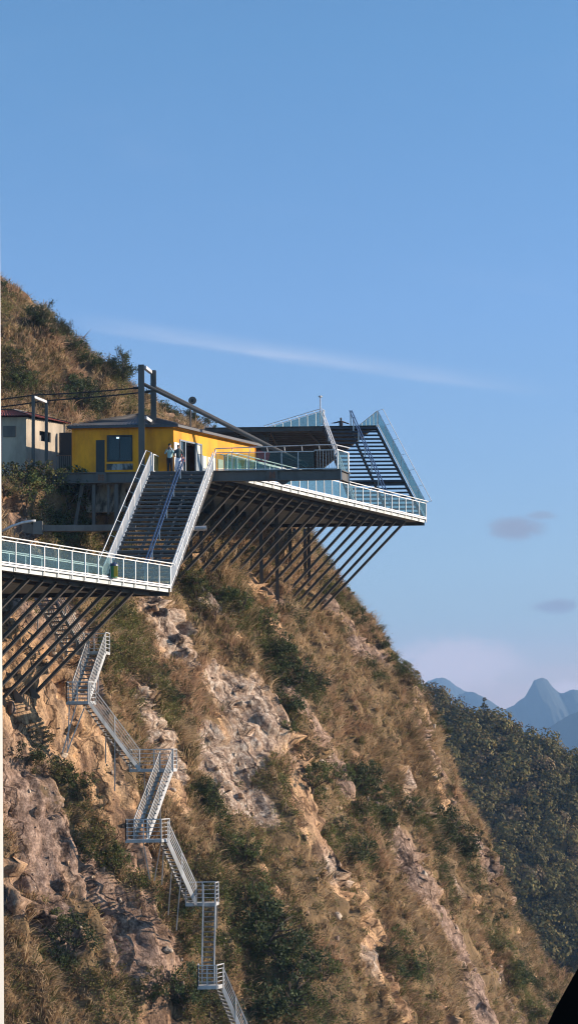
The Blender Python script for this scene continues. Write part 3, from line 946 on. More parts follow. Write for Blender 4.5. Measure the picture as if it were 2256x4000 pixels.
MB().ibeam(T1 + Vector((-0.1, 0.3, -0.33)), backL + Vector((0, 0, -0.33)), 0.25, 0.36).build('back_beam', M['steel_dark'], W1)
lm = MB()
for off in (0.9, 2.2):
    q = outn(D1) * -off
    lm.ibeam(T1 + q - UP * 0.42 + D1 * 0.8, A1_ + q - UP * 0.42, 0.18, 0.26)
lm.build('bearers', M['steel_dark'], W1)
sp1 = (N1 - T1).length / 12.0
n1 = 20
railing(W1, T1, T1 + D1 * sp1 * n1, n1, outn(D1))
inn = Vector((-3.75, 0, 0))
railing(W1, T1 + inn + D1 * 0.1, T1 + inn + D1 * (0.1 + sp1 * 12), 10, -outn(D1), below=0.1)
for k in range(2, 21):
    top = T1 + D1 * (sp1 * k + 0.25) - outn(D1) * 0.75 - UP * 0.45
    dirn = Vector((-0.72, 0.22, -0.70))
    f = march(top, dirn, 25)
    foot = f + dirn.normalized() * 0.3 if f else top + dirn * 12
    L = (foot - top).length
    if not f or L > 12: foot = top + dirn.normalized() * 8.5
    MB().ibeam(top, foot, 0.175, 0.175, 0.03).build('strut', M['steel_strut'], W1)
    if f and k < 9:
        fm = MB()
        a = foot - dirn.normalized() * 0.25
        fm.v = [a + Vector((-.25, -.35, .55)), a + Vector((.35, -.25, -.2)), a + Vector((-.1, -.05, -.75)), a + Vector((-.55, .45, -.25)),
                a + Vector((-.9, .2, .4)), a + Vector((-.5, .5, -.8))]
        fm.f = [(0, 1, 2), (0, 2, 3), (0, 4, 1), (3, 4, 0), (1, 5, 2), (2, 5, 3), (1, 4, 5), (3, 5, 4)]
        fm.build('footing', M['concrete'], W1)

# ------------------------------------------------------------------ stairs


def stair(root, BL, BR, TL, TR, n, tmat, depth=0.30, thick=0.05, smat='steel_dark', mids=1, sh=0.32):
    for k in range(n):
        t = (k + 0.5) / n
        a = BL.lerp(TL, t); c = BR.lerp(TR, t)
        fwd = ((TL - BL) * Vector((1, 1, 0))).normalized() if False else Vector(((TL - BL).x, (TL - BL).y, 0)).normalized()
        mb = MB()
        mb.bar(a, c, depth, thick)
        mb.bar(a - fwd * (depth / 2 - 0.02) - UP * 0.06, c - fwd * (depth / 2 - 0.02) - UP * 0.06, 0.03, 0.11)
        tr_ = mb.build('tread', M[tmat], root)
        if tmat == 'tread': MB().bar(a - fwd * (depth / 2 + 0.005) + UP * .012, c - fwd * (depth / 2 + 0.005) + UP * .012, .03, .03).build('nosing', M['nosing'], tr_)
    sd = (TL - BL).normalized()
    for f in [0.0] + [i / (mids + 1) for i in range(1, mids + 1)] + [1.0]:
        a = BL.lerp(BR, f) - UP * 0.16; c = TL.lerp(TR, f) - UP * 0.16
        MB().bar(a - sd * 0.1, c, 0.07, sh).build('stringer', M[smat], root)


R1b = T1 + Vector((-0.02, 0.25, 0.0)); L1b = R1b + Vector((-3.78, 0, 0))
R1t = PZ(832, 1836, Z2); L1t = PZ(592, 1836, Z2)
S1 = thing('staircase', (R1b + L1b) / 2, 'wide dark stair with white railings climbing from the lower walkway to the yellow house', 'staircase')
stair(S1, L1b + UP * 0.02, R1b + UP * 0.02, L1t - UP * 0.02, R1t - UP * 0.02, 26, 'tread', 0.33, 0.05, mids=2, sh=0.26)
for k in range(1, 6):
    a = L1b.lerp(L1t, k / 6) - UP * 0.45; c = R1b.lerp(R1t, k / 6) - UP * 0.45
    MB().bar(a, c, 0.1, 0.14).build('cross_beam', M['steel_grey'], S1)
railing(S1, R1b + Vector((0.02, 0, -0.05)), R1t, 8, outn(R1t - R1b), infill='bars', below=0.25, h=1.08)
railing(S1, L1b, L1t, 8, -outn(R1t - R1b), infill='bars', below=0.05, handoff=(0.34, 0.16), h=1.08)
cm = MB()
for f in (0.0, 0.045):
    a = L1b.lerp(R1b, .585 + f) + UP * 0.95; c = L1t.lerp(R1t, .495 + f) + UP * 0.8
    cm.bar(a, c, 0.075, 0.05)
for k in range(26):
    t = (k + .5) / 26
    a = L1b.lerp(L1t, t).lerp(R1b.lerp(R1t, t), 0.585 - .09 * t) + UP * (.93 - .15 * t); c = L1b.lerp(L1t, t).lerp(R1b.lerp(R1t, t), 0.63 - .09 * t) + UP * (.93 - .15 * t)
    cm.bar(a, c, 0.03, 0.02)
cp = cm.build('middle_handrail', M['blue_rail'], S1)
for t in (0.03, 0.2, 0.38, 0.56, 0.74, 0.92, 0.99):
    a = L1b.lerp(L1t, t).lerp(R1b.lerp(R1t, t), 0.607 - .09 * t)
    MB().bar(a, a + UP * (0.92 - .15 * t), 0.07, 0.07).build('post', M['galv'], cp)

# ------------------------------------------------------------------ upper walkway with the terrace that carries the house
W2 = thing('glass_walkway', Vector((T2.x - 6, T2.y - 9, Z2)), 'upper cantilevered walkway ending in a pointed corner, propped by many slanting struts', 'walkway', 'cantilevered glass walkways')
yf = 125.0
s_ = (yf + 0.25 - T2.y) / D2.y
N2e = T2 + D2 * s_
poly2 = [T2 + Vector((0, 0.4, 0)), T2, N2e, Vector((-14.6, yf + .25, Z2)), Vector((-14.6, 136, Z2)), Vector((-7.5, T2.y + 0.4, Z2))]
MB().prism(poly2, Z2 - 0.10, Z2 - 0.02).build('deck', M['plank'], W2)
jm = MB()
y = T2.y - 0.05
while y > yf + 0.5:
    s = (y - T2.y) / D2.y
    xr = T2.x + D2.x * s - 0.45
    jm.bar((xr, y, Z2 - 0.20), (max(-14.3, xr - 14.5), y, Z2 - 0.20), 0.12, 0.18)
    y -= 0.72
jm.build('joists', M['deck_under'], W2)
MB().bar(T2 - UP * 0.07, N2e - UP * 0.07, 0.12, 0.09).build('edge_beam', M['galv'], W2)
MB().ibeam(T2 + Vector((-0.1, 0.3, -0.33)), Vector((-7.5, T2.y + 0.3, Z2 - 0.33)), 0.25, 0.36).build('back_beam', M['steel_dark'], W2)
lm = MB()
MB().bar(T2 - UP * 0.23 - outn(D2) * .12 + D2 * .1, N2e - UP * 0.23 - outn(D2) * .12, 0.08, 0.22).build('edge_channel', M['deck_under'], W2)
for off in (1.1, 2.6, 4.2):
    q = outn(D2) * -off
    lm.ibeam(T2 + q - UP * 0.42 + D2 * (0.8 + off * .55), N2e + q - UP * 0.42 - D2 * 1.0, 0.18, 0.26)
lm.build('bearers', M['steel_dark'], W2)
sp2 = 1.2
n2 = int((N2e - T2).length / sp2)
railing(W2, T2, T2 + D2 * sp2 * n2, n2, outn(D2))
# glass railing across the tip, behind the stair foot the inner railing
inn = Vector((-4.7, 0, 0))
railing(W2, T2 + inn + D2 * 0.3, T2 + inn + D2 * 12.3, 10, -outn(D2), below=0.1)
LNG = (N2e - T2).length
for k in range(19):
    s = 2.15 + k * (LNG - 4.0) / 18.0
    top = T2 + D2 * s - outn(D2) * 0.8 - UP * 0.45
    dirn = Vector((-0.70, 0.16 + 0.004 * k, -0.71 - 0.012 * (k % 3)))
    f = march(top, dirn, 25)
    foot = f + dirn.normalized() * 0.25 if f else top + dirn.normalized() * 8
    MB().ibeam(top, foot, 0.175, 0.175, 0.03).build('strut', M['steel_strut'], W2)
for px, py in ((1021, 2275), (1083, 2325), (1133, 2200), (1150, 2190), (1192, 2260), (1207, 2285), (745, 2180), (786, 2190), (830, 2170), (872, 2120), (905, 2080), (925, 2085), (955, 2090), (950, 2070)):
    f = hit(px, py)
    if f is None or f.z > Z2 - 1.0: continue
    MB().ibeam(f - UP * 0.5, Vector((f.x, f.y, Z2 - 0.3)), 0.24, 0.24, 0.04, up=(0, 1, 0)).build('column', M['steel_dark'], W2)

# ------------------------------------------------------------------ balcony on the long front beam
BL_ = P(205, 1866, 125.0); BL_.z = Z2 - 0.36
BR_ = Vector((P(1330, 1845, 125.0).x, 125.0, Z2 - 0.36))
BAL = thing('viewing_balcony', Vector((BR_.x - 6, 126, Z2 - 0.7)), 'narrow glass balcony on the long grey steel beam under the slanting stay', 'balcony')
bm_ = MB().ibeam(Vector((BL_.x, 125.0, Z2 - 0.36)), BR_, 0.34, 0.66, 0.05).build('front_beam', M['steel_grey'], BAL)
for px in (395, 1063):
    p = P(px, 1843, 124.8)
    mb = MB(); mb.box((p.x - .32, 124.80, Z2 - 0.63), (p.x + .32, 124.825, Z2 - 0.09))
    pl = mb.build('splice_plate', M['steel_grey'], bm_)
    q = MB()
    for dx in (-.12, .12): q.box((p.x + dx - .03, 124.78, Z2 - 0.58), (p.x + dx + .03, 124.8, Z2 - 0.14))
    for dz in (-.48, -.36, -.24): q.box((p.x - .2, 124.77, Z2 + dz - .03), (p.x + .2, 124.79, Z2 + dz + .03))
    q.build('rusty_weld', M['rust'], bm_)
gx = P(1106, 1880, 125.0).x
g = MB(); g.v = [Vector(v) for v in ((gx - .45, 124.97, Z2 - .69), (gx + .45, 124.97, Z2 - .69), (gx + .12, 124.97, Z2 - .92), (gx - .12, 124.97, Z2 - .92), (gx - .45, 125.0, Z2 - .69), (gx + .45, 125.0, Z2 - .69), (gx + .12, 125.0, Z2 - .92), (gx - .12, 125.0, Z2 - .92))]
g.f = [(0, 1, 2, 3), (7, 6, 5, 4), (0, 4, 5, 1), (1, 5, 6, 2), (2, 6, 7, 3), (3, 7, 4, 0)]
g.build('gusset', M['steel_dark'], BAL)
# the stub that steps out at the right end
xr = P(1318, 1840, 125).x; xe = P(1360, 1840, 126.6).x
MB().prism([(R1t.x + .1, 125.15), (BR_.x, 125.15), (xe, 126.7), (xe - .5, 128.4), (R1t.x + .6, 128.4)], Z2 - 0.10, Z2 - 0.03).build('deck', M['plank'], BAL)
MB().ibeam(Vector((BR_.x - .05, 125.2, Z2 - .36)), Vector((xe, 126.75, Z2 - .36)), 0.3, 0.62, 0.05).build('end_beam', M['steel_grey'], BAL)
MB().bar((BR_.x + .02, 124.83, Z2 - .72), (BR_.x + .02, 124.83, Z2 - .02), 0.08, 0.03).build('end_plate', M['galv'], BAL)
MB().bar((xe + .02, 126.5, Z2 - .80), (xe + .02, 126.5, Z2 + .02), 0.1, 0.05).build('end_plate', M['galv'], BAL)
xa = R1t.x + 0.15; xb = P(1228, 1800, 125.2).x; xc = P(1316, 1800, 125.2).x
FRONT = Vector((0, -1, 0))
railing(BAL, (xa, 125.1, Z2), (xb, 125.1, Z2), 6, FRONT, mat='galv', below=0.02, h=1.12, hand=False)
railing(BAL, (xb, 125.1, Z2), (xc, 125.1, Z2), 1, FRONT, infill='bars', mat='galv', below=0.02, h=1.2, hand=False)
hm = MB().tube([(xa, 124.98, Z2 + 1.36), (xb, 124.98, Z2 + 1.50), (xc - .1, 124.98, Z2 + 1.50), (xe + .1, 126.3, Z2 + 1.48)], 0.035, 6)
for k in range(8):
    x_ = xa + (xc - xa) * k / 7
    hm.bar((x_, 125.1, Z2 + 1.12), (x_ - .05, 124.98, Z2 + 1.36 + 0.14 * min(1, k / 6)), 0.04, 0.04)
hm.build('handrail', M['galv'], BAL)
railing(BAL, (xc, 125.15, Z2 - .12), (xe, 126.65, Z2 - .12), 1, (0.8, -0.6, 0), mat='white', below=0.15, h=1.35, hand=False, w=0.07)
hq = P(662, 1800, 128.4); hq.z = Z2
railing(BAL, Vector((L1t.x + .05, 125.15, Z2)), hq, 2, (0.9, -.4, 0), below=.02, h=1.1, hand=False, w=.07)
# pale inner railing running back from the stair head
ra = P(876, 1766, 125.8); ra.z = Z2
railing(BAL, ra, ra + Vector((4.1, 7.2, 0)), 6, (-0.87, 0.5, 0), below=0.02, h=1.05, handoff=(0.3, .1))

# steel under the terrace
for (a, c, w_) in (((325, 1882), (292, 2048), .2), ((367, 1884), (367, 2055), .2), ((455, 1884), (455, 2050), .24), ((424, 1884), (424, 1990), .14)):
    t = P(*a, 125.3); u = P(*c, 125.6 if a[0] < 360 else 125.3)
    MB().ibeam(u - UP * .3, t, w_, w_, 0.03, up=(0, 1, 0)).build('column', M['steel_grey'], W2)
a = P(338, 1890, 127.0); c = P(492, 2000, 127.0)
solo(MB().box((a.x, 126.9, c.z), (c.x, 127.15, a.z)), 'retaining_wall', M['stained'], 'peeling grey and white concrete wall in the shade under the yellow house', 'wall')
a = P(145, 2065, 121.5); c = P(530, 2062, 121.5)
cb = solo(MB().bar(a, c, 0.5, 0.36), 'concrete_beam', M['concrete'], 'long plain concrete beam lying level behind the lower walkway', 'beam')
a = P(150, 2062, 121.3)
solo(MB().bar(a + Vector((0, 0, -.42)), a + Vector((0, 0, .38)), 0.55, 0.6, up=(0, 1, 0)).bar(a + Vector((-.95, .3, .05)), a + Vector((-.2, .1, -.1)), 0.4, 0.55), 'concrete_block', M['concrete'], 'weathered concrete end block holding the long beam at left', 'block')
a = [P(x_, y_, 118.0) for x_, y_ in ((8, 2076), (45, 2056), (85, 2042), (120, 2036), (140, 2034))]
solo(MB().tube(a, 0.075, 8), 'bent_pipe', M['galv'], 'pale bent pipe curving up to the concrete end block', 'pipe', smooth=True)
a = P(752, 2065, 121.0); c = P(806, 2063, 121.0)
solo(MB().tube([a, c], 0.15, 12), 'pipe_stub', M['galv'], 'short grey pipe stub showing past the right railing of the wide stair', 'pipe', smooth=False)

# ------------------------------------------------------------------ second stair and the top deck
YT = 163.0
R2b = T2 + Vector((-0.1, 0.3, 0)); L2b = R2b + Vector((-5.0, 0, 0))
R2t = P(1468, 1662, YT); L2t = P(1262, 1662, YT); Z3 = R2t.z; L2t.z = Z3
S2 = thing('staircase', (R2b + L2b) / 2, 'open navy stair with glass sides climbing to the top deck, sky showing between its treads', 'staircase')
stair(S2, L2b, R2b, L2t, R2t - UP * .05, 24, 'tread_navy', 0.42, 0.06, mids=1, sh=0.30)
sd = (R2t - R2b)
for k in (0.42,):
    MB().bar(L2b.lerp(L2t, k) - UP * .4, R2b.lerp(R2t, k) - UP * .4, 0.2, 0.25).build('cross_beam', M['steel_dark'], S2)
railing(S2, R2b + Vector((.15, 0, 0)), R2t + Vector((.15, 0, 0)), 6, (1, 0, 0), infill='glass', mat='white', below=0.1, h=1.2, handoff=(0.42, .12))
railing(S2, L2b, L2t, 6, (-1, 0, 0), infill='rails', bars=3, mat='white', below=0.1, h=1.2, handoff=(0.22, .1), w=.08)
cm = MB()
for f in (0.50, 0.54):
    cm.bar(L2b.lerp(R2b, f) + UP * 1.0, L2t.lerp(R2t, f) + UP * 1.25, 0.075, 0.06)
cp = cm.build('middle_handrail', M['blue_rail'], S2)
for t in (0.02, 0.16, 0.32, 0.48, 0.64, 0.8, 0.93, 1.0):
    a = L2b.lerp(L2t, t).lerp(R2b.lerp(R2t, t), 0.52)
    MB().bar(a, a + UP * (1.0 + .22 * t), 0.1, 0.1).build('post', M['galv'], cp)
# bracing below the stair
for (f0, t0, f1, t1) in ((.2, .3, .7, .12), (.55, .36, .1, .05)):
    pass
W3 = thing('top_deck', Vector((0, YT + 8, Z3 - .5)), 'highest dark steel deck behind the yellow house, reached by the navy stair', 'deck')
xl = P(800, 1668, YT).x
D3 = Vector((-0.16, 0.987, 0))
pf = [Vector((xl, YT, Z3)), R2t.copy(), R2t + D3 * 27, Vector((xl - 9, YT + 26.6, Z3))]
MB().prism(pf, Z3 - 0.12, Z3 - 0.03).build('deck', M['plank'], W3)
jm = MB()
for k in range(30):
    y = YT + 0.35 + k * 1.0
    xr_ = R2t.x - 0.162 * (y - YT) - .2
    if y > YT + 26: break
    jm.bar((xl - 0.4 * (y - YT), y, Z3 - 0.21), (xr_, y, Z3 - 0.19), 0.10, 0.13)
jm.build('joists', M['steel_grey'], W3)
MB().ibeam(Vector((xl, YT, Z3 - .2)), R2t + Vector((0, 0, -.2)), 0.22, 0.40, 0.05).build('front_beam', M['steel_dark'], W3)
dm = MB()
for (u, v) in ((0.18, 0.34), (0.38, 0.56), (0.60, 0.82)):
    dm.bar((xl + (R2t.x - xl) * u, YT + .2, Z3 - .38), (xl + (R2t.x - xl) * v - 2, YT + 7, Z3 - .38), 0.12, 0.16)
dm.build('bracing', M['steel_dark'], W3)
for px, w_ in ((1027, .36), (1045, .2), (968, .3)):
    t = P(px, 1700, YT + 1.2); t.z = Z3 - .35
    f = drop(t.x, t.y, Z3 - .5)
    zb = min(Z3 - 3.2, (f.z if f is not None else Z3 - 6)) - 1
    MB().ibeam(Vector((t.x, t.y, zb)), t, w_, w_, 0.05, up=(0, 1, 0)).build('column', M['steel_dark'], W3)
railing(W3, L2t + Vector((0.1, 0, 0)), L2t + Vector((-4.6, 8.2, 0)), 7, (-0.9, -0.42, 0), below=0.1, h=1.3, handoff=(0.28, .12))
railing(W3, R2t + Vector((.12, 0, 0)), R2t + D3 * 12, 8, (0.9, 0.42, 0), below=0.1, h=1.2, hand=False)
tp = P(1249, 1594, YT + .1); tq = P(1250, 1549, YT + .1)
solo(MB().tube([tp - UP * 1.2, tq], 0.045, 8).bar(tq - X * .16, tq + X * .16, .12, .12).ell(tq + Vector((.02, -.08, -.02)), .12, .14, .10, 10, 6), 'camera_mast', M['galv'], 'thin mast with a small camera head above the corner of the top deck', 'mast')

# ------------------------------------------------------------------ portal tower, stays, cables
def ptop(px, py, Y): return P(px, py, Y)


tw = [(552, 1426, 125.0, .36), (599, 1438, 126.9, .34)]
t0 = P(552, 1426, 125.0); t1 = P(599, 1440, 126.9); zt = t0.z; t1.z = zt
PT = thing('portal_tower', Vector((t0.x, t0.y, Z2)), 'tall grey steel portal of two columns beside the wide stair', 'tower')
for t, w_ in ((t0, .36), (t1, .34)):
    MB().ibeam(Vector((t.x, t.y, Z2 - .05)), Vector((t.x, t.y, zt)), w_, 0.36, 0.05, up=(0, 1, 0)).build('column', M['steel_grey'], PT)
for dz in (-0.12, -6.6 + 0.0,):
    z_ = zt + dz if dz > -1 else P(575, 1640, 126).z
    MB().bar(Vector((t0.x + .2, t0.y + .1, z_)), Vector((t1.x - .15, t1.y - .1, z_)), 0.2, 0.2).build('crossbar', M['galv'], PT)
a0 = P(560, 1500, 125.2); e0 = P(1200, 1818, 125.35)
a1 = P(603, 1512, 126.9); e1 = P(1150, 1792, 129.5)
for (a, c, lb) in ((a0, e0, 'front slanting stay tube from the grey portal down to the balcony beam'), (a1, e1, 'rear slanting stay tube running just behind the front one')):
    solo(MB().tube([a, c], 0.115, 10).bar(c - (c - a).normalized() * .4, c + UP * -.05, 0.3, 0.2), 'stay_tube', M['steel_grey'], lb, 'stay', 'stay tubes of the portal tower')
g0 = P(131, 1545, 125.6); g1 = P(182, 1565, 127.6); zg = g0.z; g1.z = zg
PG = thing('small_portal', Vector((g0.x, g0.y, zg - 4)), 'smaller slim grey portal in front of the grey house at left', 'tower')
for t in (g0, g1):
    MB().ibeam(Vector((t.x, t.y, zg - 4.4)), t, .19, 0.19, 0.035, up=(0, 1, 0)).build('column', M['steel_grey'], PG)
MB().bar(g0 - UP * .08, g1 - UP * .08, 0.16, 0.16).build('crossbar', M['galv'], PG)


def sag(a, c, s, n=16):
    return [a.lerp(c, k / n) - UP * (4 * s * (k / n) * (1 - k / n)) for k in range(n + 1)]


ca = P(541, 1515, 125.0); cb_ = g0 + UP * .02; cc = P(-60, 1567, 126.0)
solo(MB().tube(sag(ca, cb_, .05) + sag(cb_, cc, .02)[1:], 0.045, 6).tube([ca, ca.lerp(cb_, .05)], 0.09, 6), 'stay_cable', M['wire'], 'upper black cable from the tall portal over the slim portal', 'cable', 'black cables to the portals')
ca = P(588, 1529, 126.8); cb_ = g1 + UP * .02; cc = P(-60, 1598, 128.0)
solo(MB().tube(sag(ca, cb_, .05) + sag(cb_, cc, .02)[1:], 0.045, 6).tube([ca, ca.lerp(cb_, .05)], 0.09, 6), 'stay_cable', M['wire'], 'lower black cable from the rear column of the tall portal', 'cable', 'black cables to the portals')
for k, (y0, y1) in enumerate(((1116, 1218), (1126, 1224))):
    solo(MB().tube(sag(P(-40, y0 - 38, 170), P(150, y1 + 14, 186), .3), 0.03, 5), 'power_line', M['wire'], ('upper' if k == 0 else 'lower') + ' of two thin wires over the hilltop shrubs at left', 'wire', 'thin wires over the hilltop')

# ------------------------------------------------------------------ yellow house
hA = Vector((P(281, 1835, 126.2).x, 126.2, Z2)); hB = Vector((P(679, 1835, 126.2).x, 126.2, Z2))
ze = P(679, 1664, 126.2).z
hC = PZ(1000, 1738, ze); hC.z = Z2; hD = hA + (hC - hB)
H1 = thing('yellow_house', (hA + hC) / 2, 'long yellow rendered house with grey roof at the head of the wide stair', 'house')
e = (hC - hB); e.z = 0; LH = e.length; e.normalize(); en = outn(e)


def wallbox(a, c, z0, z1, t=0.12, inward=None):
    return MB().bar(Vector((a.x, a.y, (z0 + z1) / 2)) + inward * t / 2, Vector((c.x, c.y, (z0 + z1) / 2)) + inward * t / 2, t, z1 - z0)


inY = Vector((0, 1, 0))


def wall_open(o, d, inw, L, z0, z1, ops, mat, root, t=0.14, name='wall'):
    """a wall with rectangular openings: ops = (s0, s1, za, zb)"""
    mb = MB()
    xs = sorted({0.0, L, *[q for op in ops for q in op[:2]]})
    for s0, s1 in zip(xs[:-1], xs[1:]):
        op = [q for q in ops if q[0] <= s0 + 1e-6 and q[1] >= s1 - 1e-6]
        segs = [(z0, z1)] if not op else [(z0, op[0][2]), (op[0][3], z1)]
        for a_, b_ in segs:
            if b_ - a_ < 0.01: continue
            p = o + d * s0 + inw * t / 2; q = o + d * s1 + inw * t / 2
            mb.bar(Vector((p.x, p.y, (a_ + b_) / 2)), Vector((q.x, q.y, (a_ + b_) / 2)), t, b_ - a_)
    return mb.build(name, M[mat], root)


LF = hB.x - hA.x


def fs(px): return P(px, 1800, 126.2).x - hA.x


dr = (fs(375), fs(410), Z2 + .02, P(390, 1719, 126.2).z)
wn = (fs(418), fs(518), P(460, 1803, 126.2).z, P(460, 1700, 126.2).z)
wall_open(hA, X, inY, LF, Z2, ze, [dr, wn], 'yellow', H1)
fm = MB()
zc0, zc1 = wn[2], wn[3]
for (s0, s1, a_, b_) in ((wn[0], wn[0] + .09, zc0, zc1), (wn[1] - .09, wn[1], zc0, zc1), (wn[0] + .09, wn[1] - .09, zc0, zc0 + .09), (wn[0] + .09, wn[1] - .09, zc1 - .09, zc1), ((wn[0] + wn[1]) / 2 - .03, (wn[0] + wn[1]) / 2 + .03, zc0 + .09, zc1 - .09)):
    fm.box((hA.x + s0, 126.16, a_), (hA.x + s1, 126.26, b_))
wf = fm.build('window', M['frame_black'], H1)
MB().box((hA.x + wn[0] + .09, 126.24, zc0 + .09), (hA.x + wn[1] - .09, 126.25, zc1 - .09)).build('pane', M['pane'], wf)
MB().box((hA.x + wn[0] - .02, 126.175, zc0 - .52), (hA.x + wn[1] + .02, 126.2, zc0 - .14)).build('sill_panel', M['stained'], wf)
MB().box((hA.x + dr[0], 126.22, dr[2]), (hA.x + dr[1], 126.27, dr[3])).build('door', M['frame_black'], H1)
# inside, seen through the window: a counter, goods and a lamp
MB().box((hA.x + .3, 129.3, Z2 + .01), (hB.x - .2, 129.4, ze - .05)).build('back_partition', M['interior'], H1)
MB().box((hA.x + wn[0] + .7, 126.9, Z2 + .02), (hA.x + wn[1] + .5, 127.4, Z2 + .95)).build('counter', M['blind'], H1)
em_ = bpy.data.materials.new('lit_lamp'); em_.use_nodes = True
bb = em_.node_tree.nodes['Principled BSDF']; bb.inputs['Emission Color'].default_value = (.8, .95, 1, 1); bb.inputs['Emission Strength'].default_value = 3
lp = P(461, 1710, 127.6)
MB().tube([lp - X * .09, lp + X * .09], 0.05, 8).build('lamp', em_, H1)


def side(px, s_guess=None):
    """distance along the sunlit wall of what is seen at column px"""
    d = ray(px, 1780)
    # intersect the vertical wall plane
    k = (hB - Vector((0, 0, 0))).dot(en) / Vector((d.x, d.y, 0)).dot(en)
    p = d * k
    return (Vector((p.x, p.y, 0)) - Vector((hB.x, hB.y, 0))).dot(e)


s_d0, s_d1 = side(724), side(762)
s_l0, s_l1 = side(702), side(722)
s_r0, s_r1 = side(768), side(786)
zdt = Z2 + 2.25
zmid = Z2 + 1.55
ops = [(side(701), side(787), Z2 + .02, zdt)]
wall_open(hB, e, -en, LH, Z2, ze, ops, 'yellow', H1)
# the low band of white and blinds along that wall, proud of the render
def sbox(s0, s1, a_, b_, proud, t=0.03):
    p = hB + e * s0 + en * proud; q = hB + e * s1 + en * proud
    return MB().bar(Vector((p.x, p.y, (a_ + b_) / 2)), Vector((q.x, q.y, (a_ + b_) / 2)), t, b_ - a_)


sbox(0.03, side(699), Z2 + .02, Z2 + 2.0, .02).build('white_panel', M['blind'], H1)
dfm = MB()
zt_ = zdt
for s0, s1, a_, b_ in ((side(701), side(701) + .1, Z2, zt_), (side(722), side(725), Z2, zt_), (side(763), side(768), Z2, zt_), (side(785), side(788), Z2, zt_)):
    dfm.v += []; q = sbox(s0, s1, a_, b_, .0, .10); n = len(dfm.v); dfm.v += q.v; dfm.f += [tuple(i + n for i in f) for f in q.f]
q = sbox(side(701) + .1, side(785), zt_ - .1, zt_, .0, .09); n = len(dfm.v); dfm.v += q.v; dfm.f += [tuple(i + n for i in f) for f in q.f]
df_ = dfm.build('door_frame', M['grey_panel'], H1)
sbox(side(703) + .1, side(722), Z2 + .05, zt_ - .1, -.04, .02).build('glass_leaf', M['pane'], df_)
sbox(side(769), side(784), Z2 + .05, Z2 + 1.55, -.02, .03).build('lower_leaf', M['grey_panel'], df_)
sbox(side(769), side(784), Z2 + 1.58, zt_ - .12, -.02, .03).build('upper_leaf', M['off_white'], df_)
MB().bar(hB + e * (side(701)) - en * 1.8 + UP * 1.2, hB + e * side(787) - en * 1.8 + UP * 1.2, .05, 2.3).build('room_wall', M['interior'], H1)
sg = hB + e * side(748) - en * 1.3
MB().bar(sg + UP * .95, sg + UP * 1.55, .55, .04, up=en).build('red_poster', M['red'], H1)
sbox(side(789), side(792), Z2, Z2 + 1.55, .02).build('jamb', M['grey_panel'], H1)
for (p0, p1) in ((790, 806), (810, 828), (832, 842), (850, 870), (880, 905), (915, 940)):
    sbox(side(p0), side(p1), Z2 + .85 - .12 * (p0 % 3), Z2 + 1.52, .015).build('blind', M['off_white'], H1)
    sbox(side(p0), side(p1), Z2 + .02, Z2 + .84 - .12 * (p0 % 3), .012).build('window_panel', M['grey_panel'], H1)
wall_open(hC, -X, -inY, LF, Z2, ze, [], 'yellow', H1)
wall_open(hD, -e, en, LH, Z2, ze, [], 'yellow', H1)
# hipped roof of corrugated sheet
ov = 0.32
rA = hA + Vector((-.25, -ov, 0)); rB = hB + Vector((.18, -ov, 0)) + en * .12; rC = hC + en * .3 + e * .3; rD = hD - en * .2 + e * .3
for q in (rA, rB, rC, rD): q.z = ze + .06
rg0 = P(541, 1618, 128.6); zr = rg0.z
rg1 = Vector((rg0.x, rg0.y, zr)) + e * (LH - 4.4); rg1.z = zr - .25


def corrugated(mb, a, b_, c, d, n, amp=.025):
    """sheet from eave a-b to ridge d-c with ribs running up the slope"""
    base = len(mb.v)
    nn = (Vector(b_) - Vector(a)).cross(Vector(d) - Vector(a)).normalized()
    if nn.z < 0: nn = -nn
    for i in range(n + 1):
        o = nn * (amp if i % 2 else -amp)
        mb.v.append(Vector(a).lerp(Vector(b_), i / n) + o); mb.v.append(Vector(d).lerp(Vector(c), i / n) + o)
    for i in range(n): mb.f.append((base + 2 * i, base + 2 * i + 2, base + 2 * i + 3, base + 2 * i + 1))


rm_ = MB()
corrugated(rm_, rA, rB, rg0, rg0, 60); corrugated(rm_, rB, rC, rg1, rg0, 90); corrugated(rm_, rC, rD, rg1, rg1, 60); corrugated(rm_, rD, rA, rg0, rg1, 90)
rf = rm_.build('roof', M['roof_grey'], H1, fix=False)
fa = MB()
for p, q in ((rA, rB), (rB, rC), (rC, rD), (rD, rA)): fa.bar(p - UP * .09, q - UP * .09, .05, .16)
fa.build('fascia', M['roof_grey'], rf)
rc = MB()
for p, q in ((rA, rg0), (rB, rg0), (rg0, rg1), (rg1, rC), (rg1, rD)): rc.bar(p + UP * .05, q + UP * .05, .16, .03)
rc.build('ridge_cap', M['roof_grey'], rf)

# ------------------------------------------------------------------ grey house at the left edge
gA = P(103, 1780, 128.2); gzt = P(103, 1629, 128.2).z; gz0 = Z2 - 1.2
gB = PZ(256, 1657, gzt)
gd = Vector((gB.x - gA.x, gB.y - gA.y, 0)); gL = gd.length; gd.normalize(); gn = outn(gd)
H2 = thing('grey_house', Vector((gA.x - 2, gA.y + 2, gz0)), 'unpainted grey plastered house with red sheet roof at the left edge', 'house')
gAo = Vector((gA.x, gA.y, 0))


def gside(px):
    d = ray(px, 1700); k = gAo.dot(gn) / Vector((d.x, d.y, 0)).dot(gn); p = d * k
    return (Vector((p.x, p.y, 0)) - gAo).dot(gd)


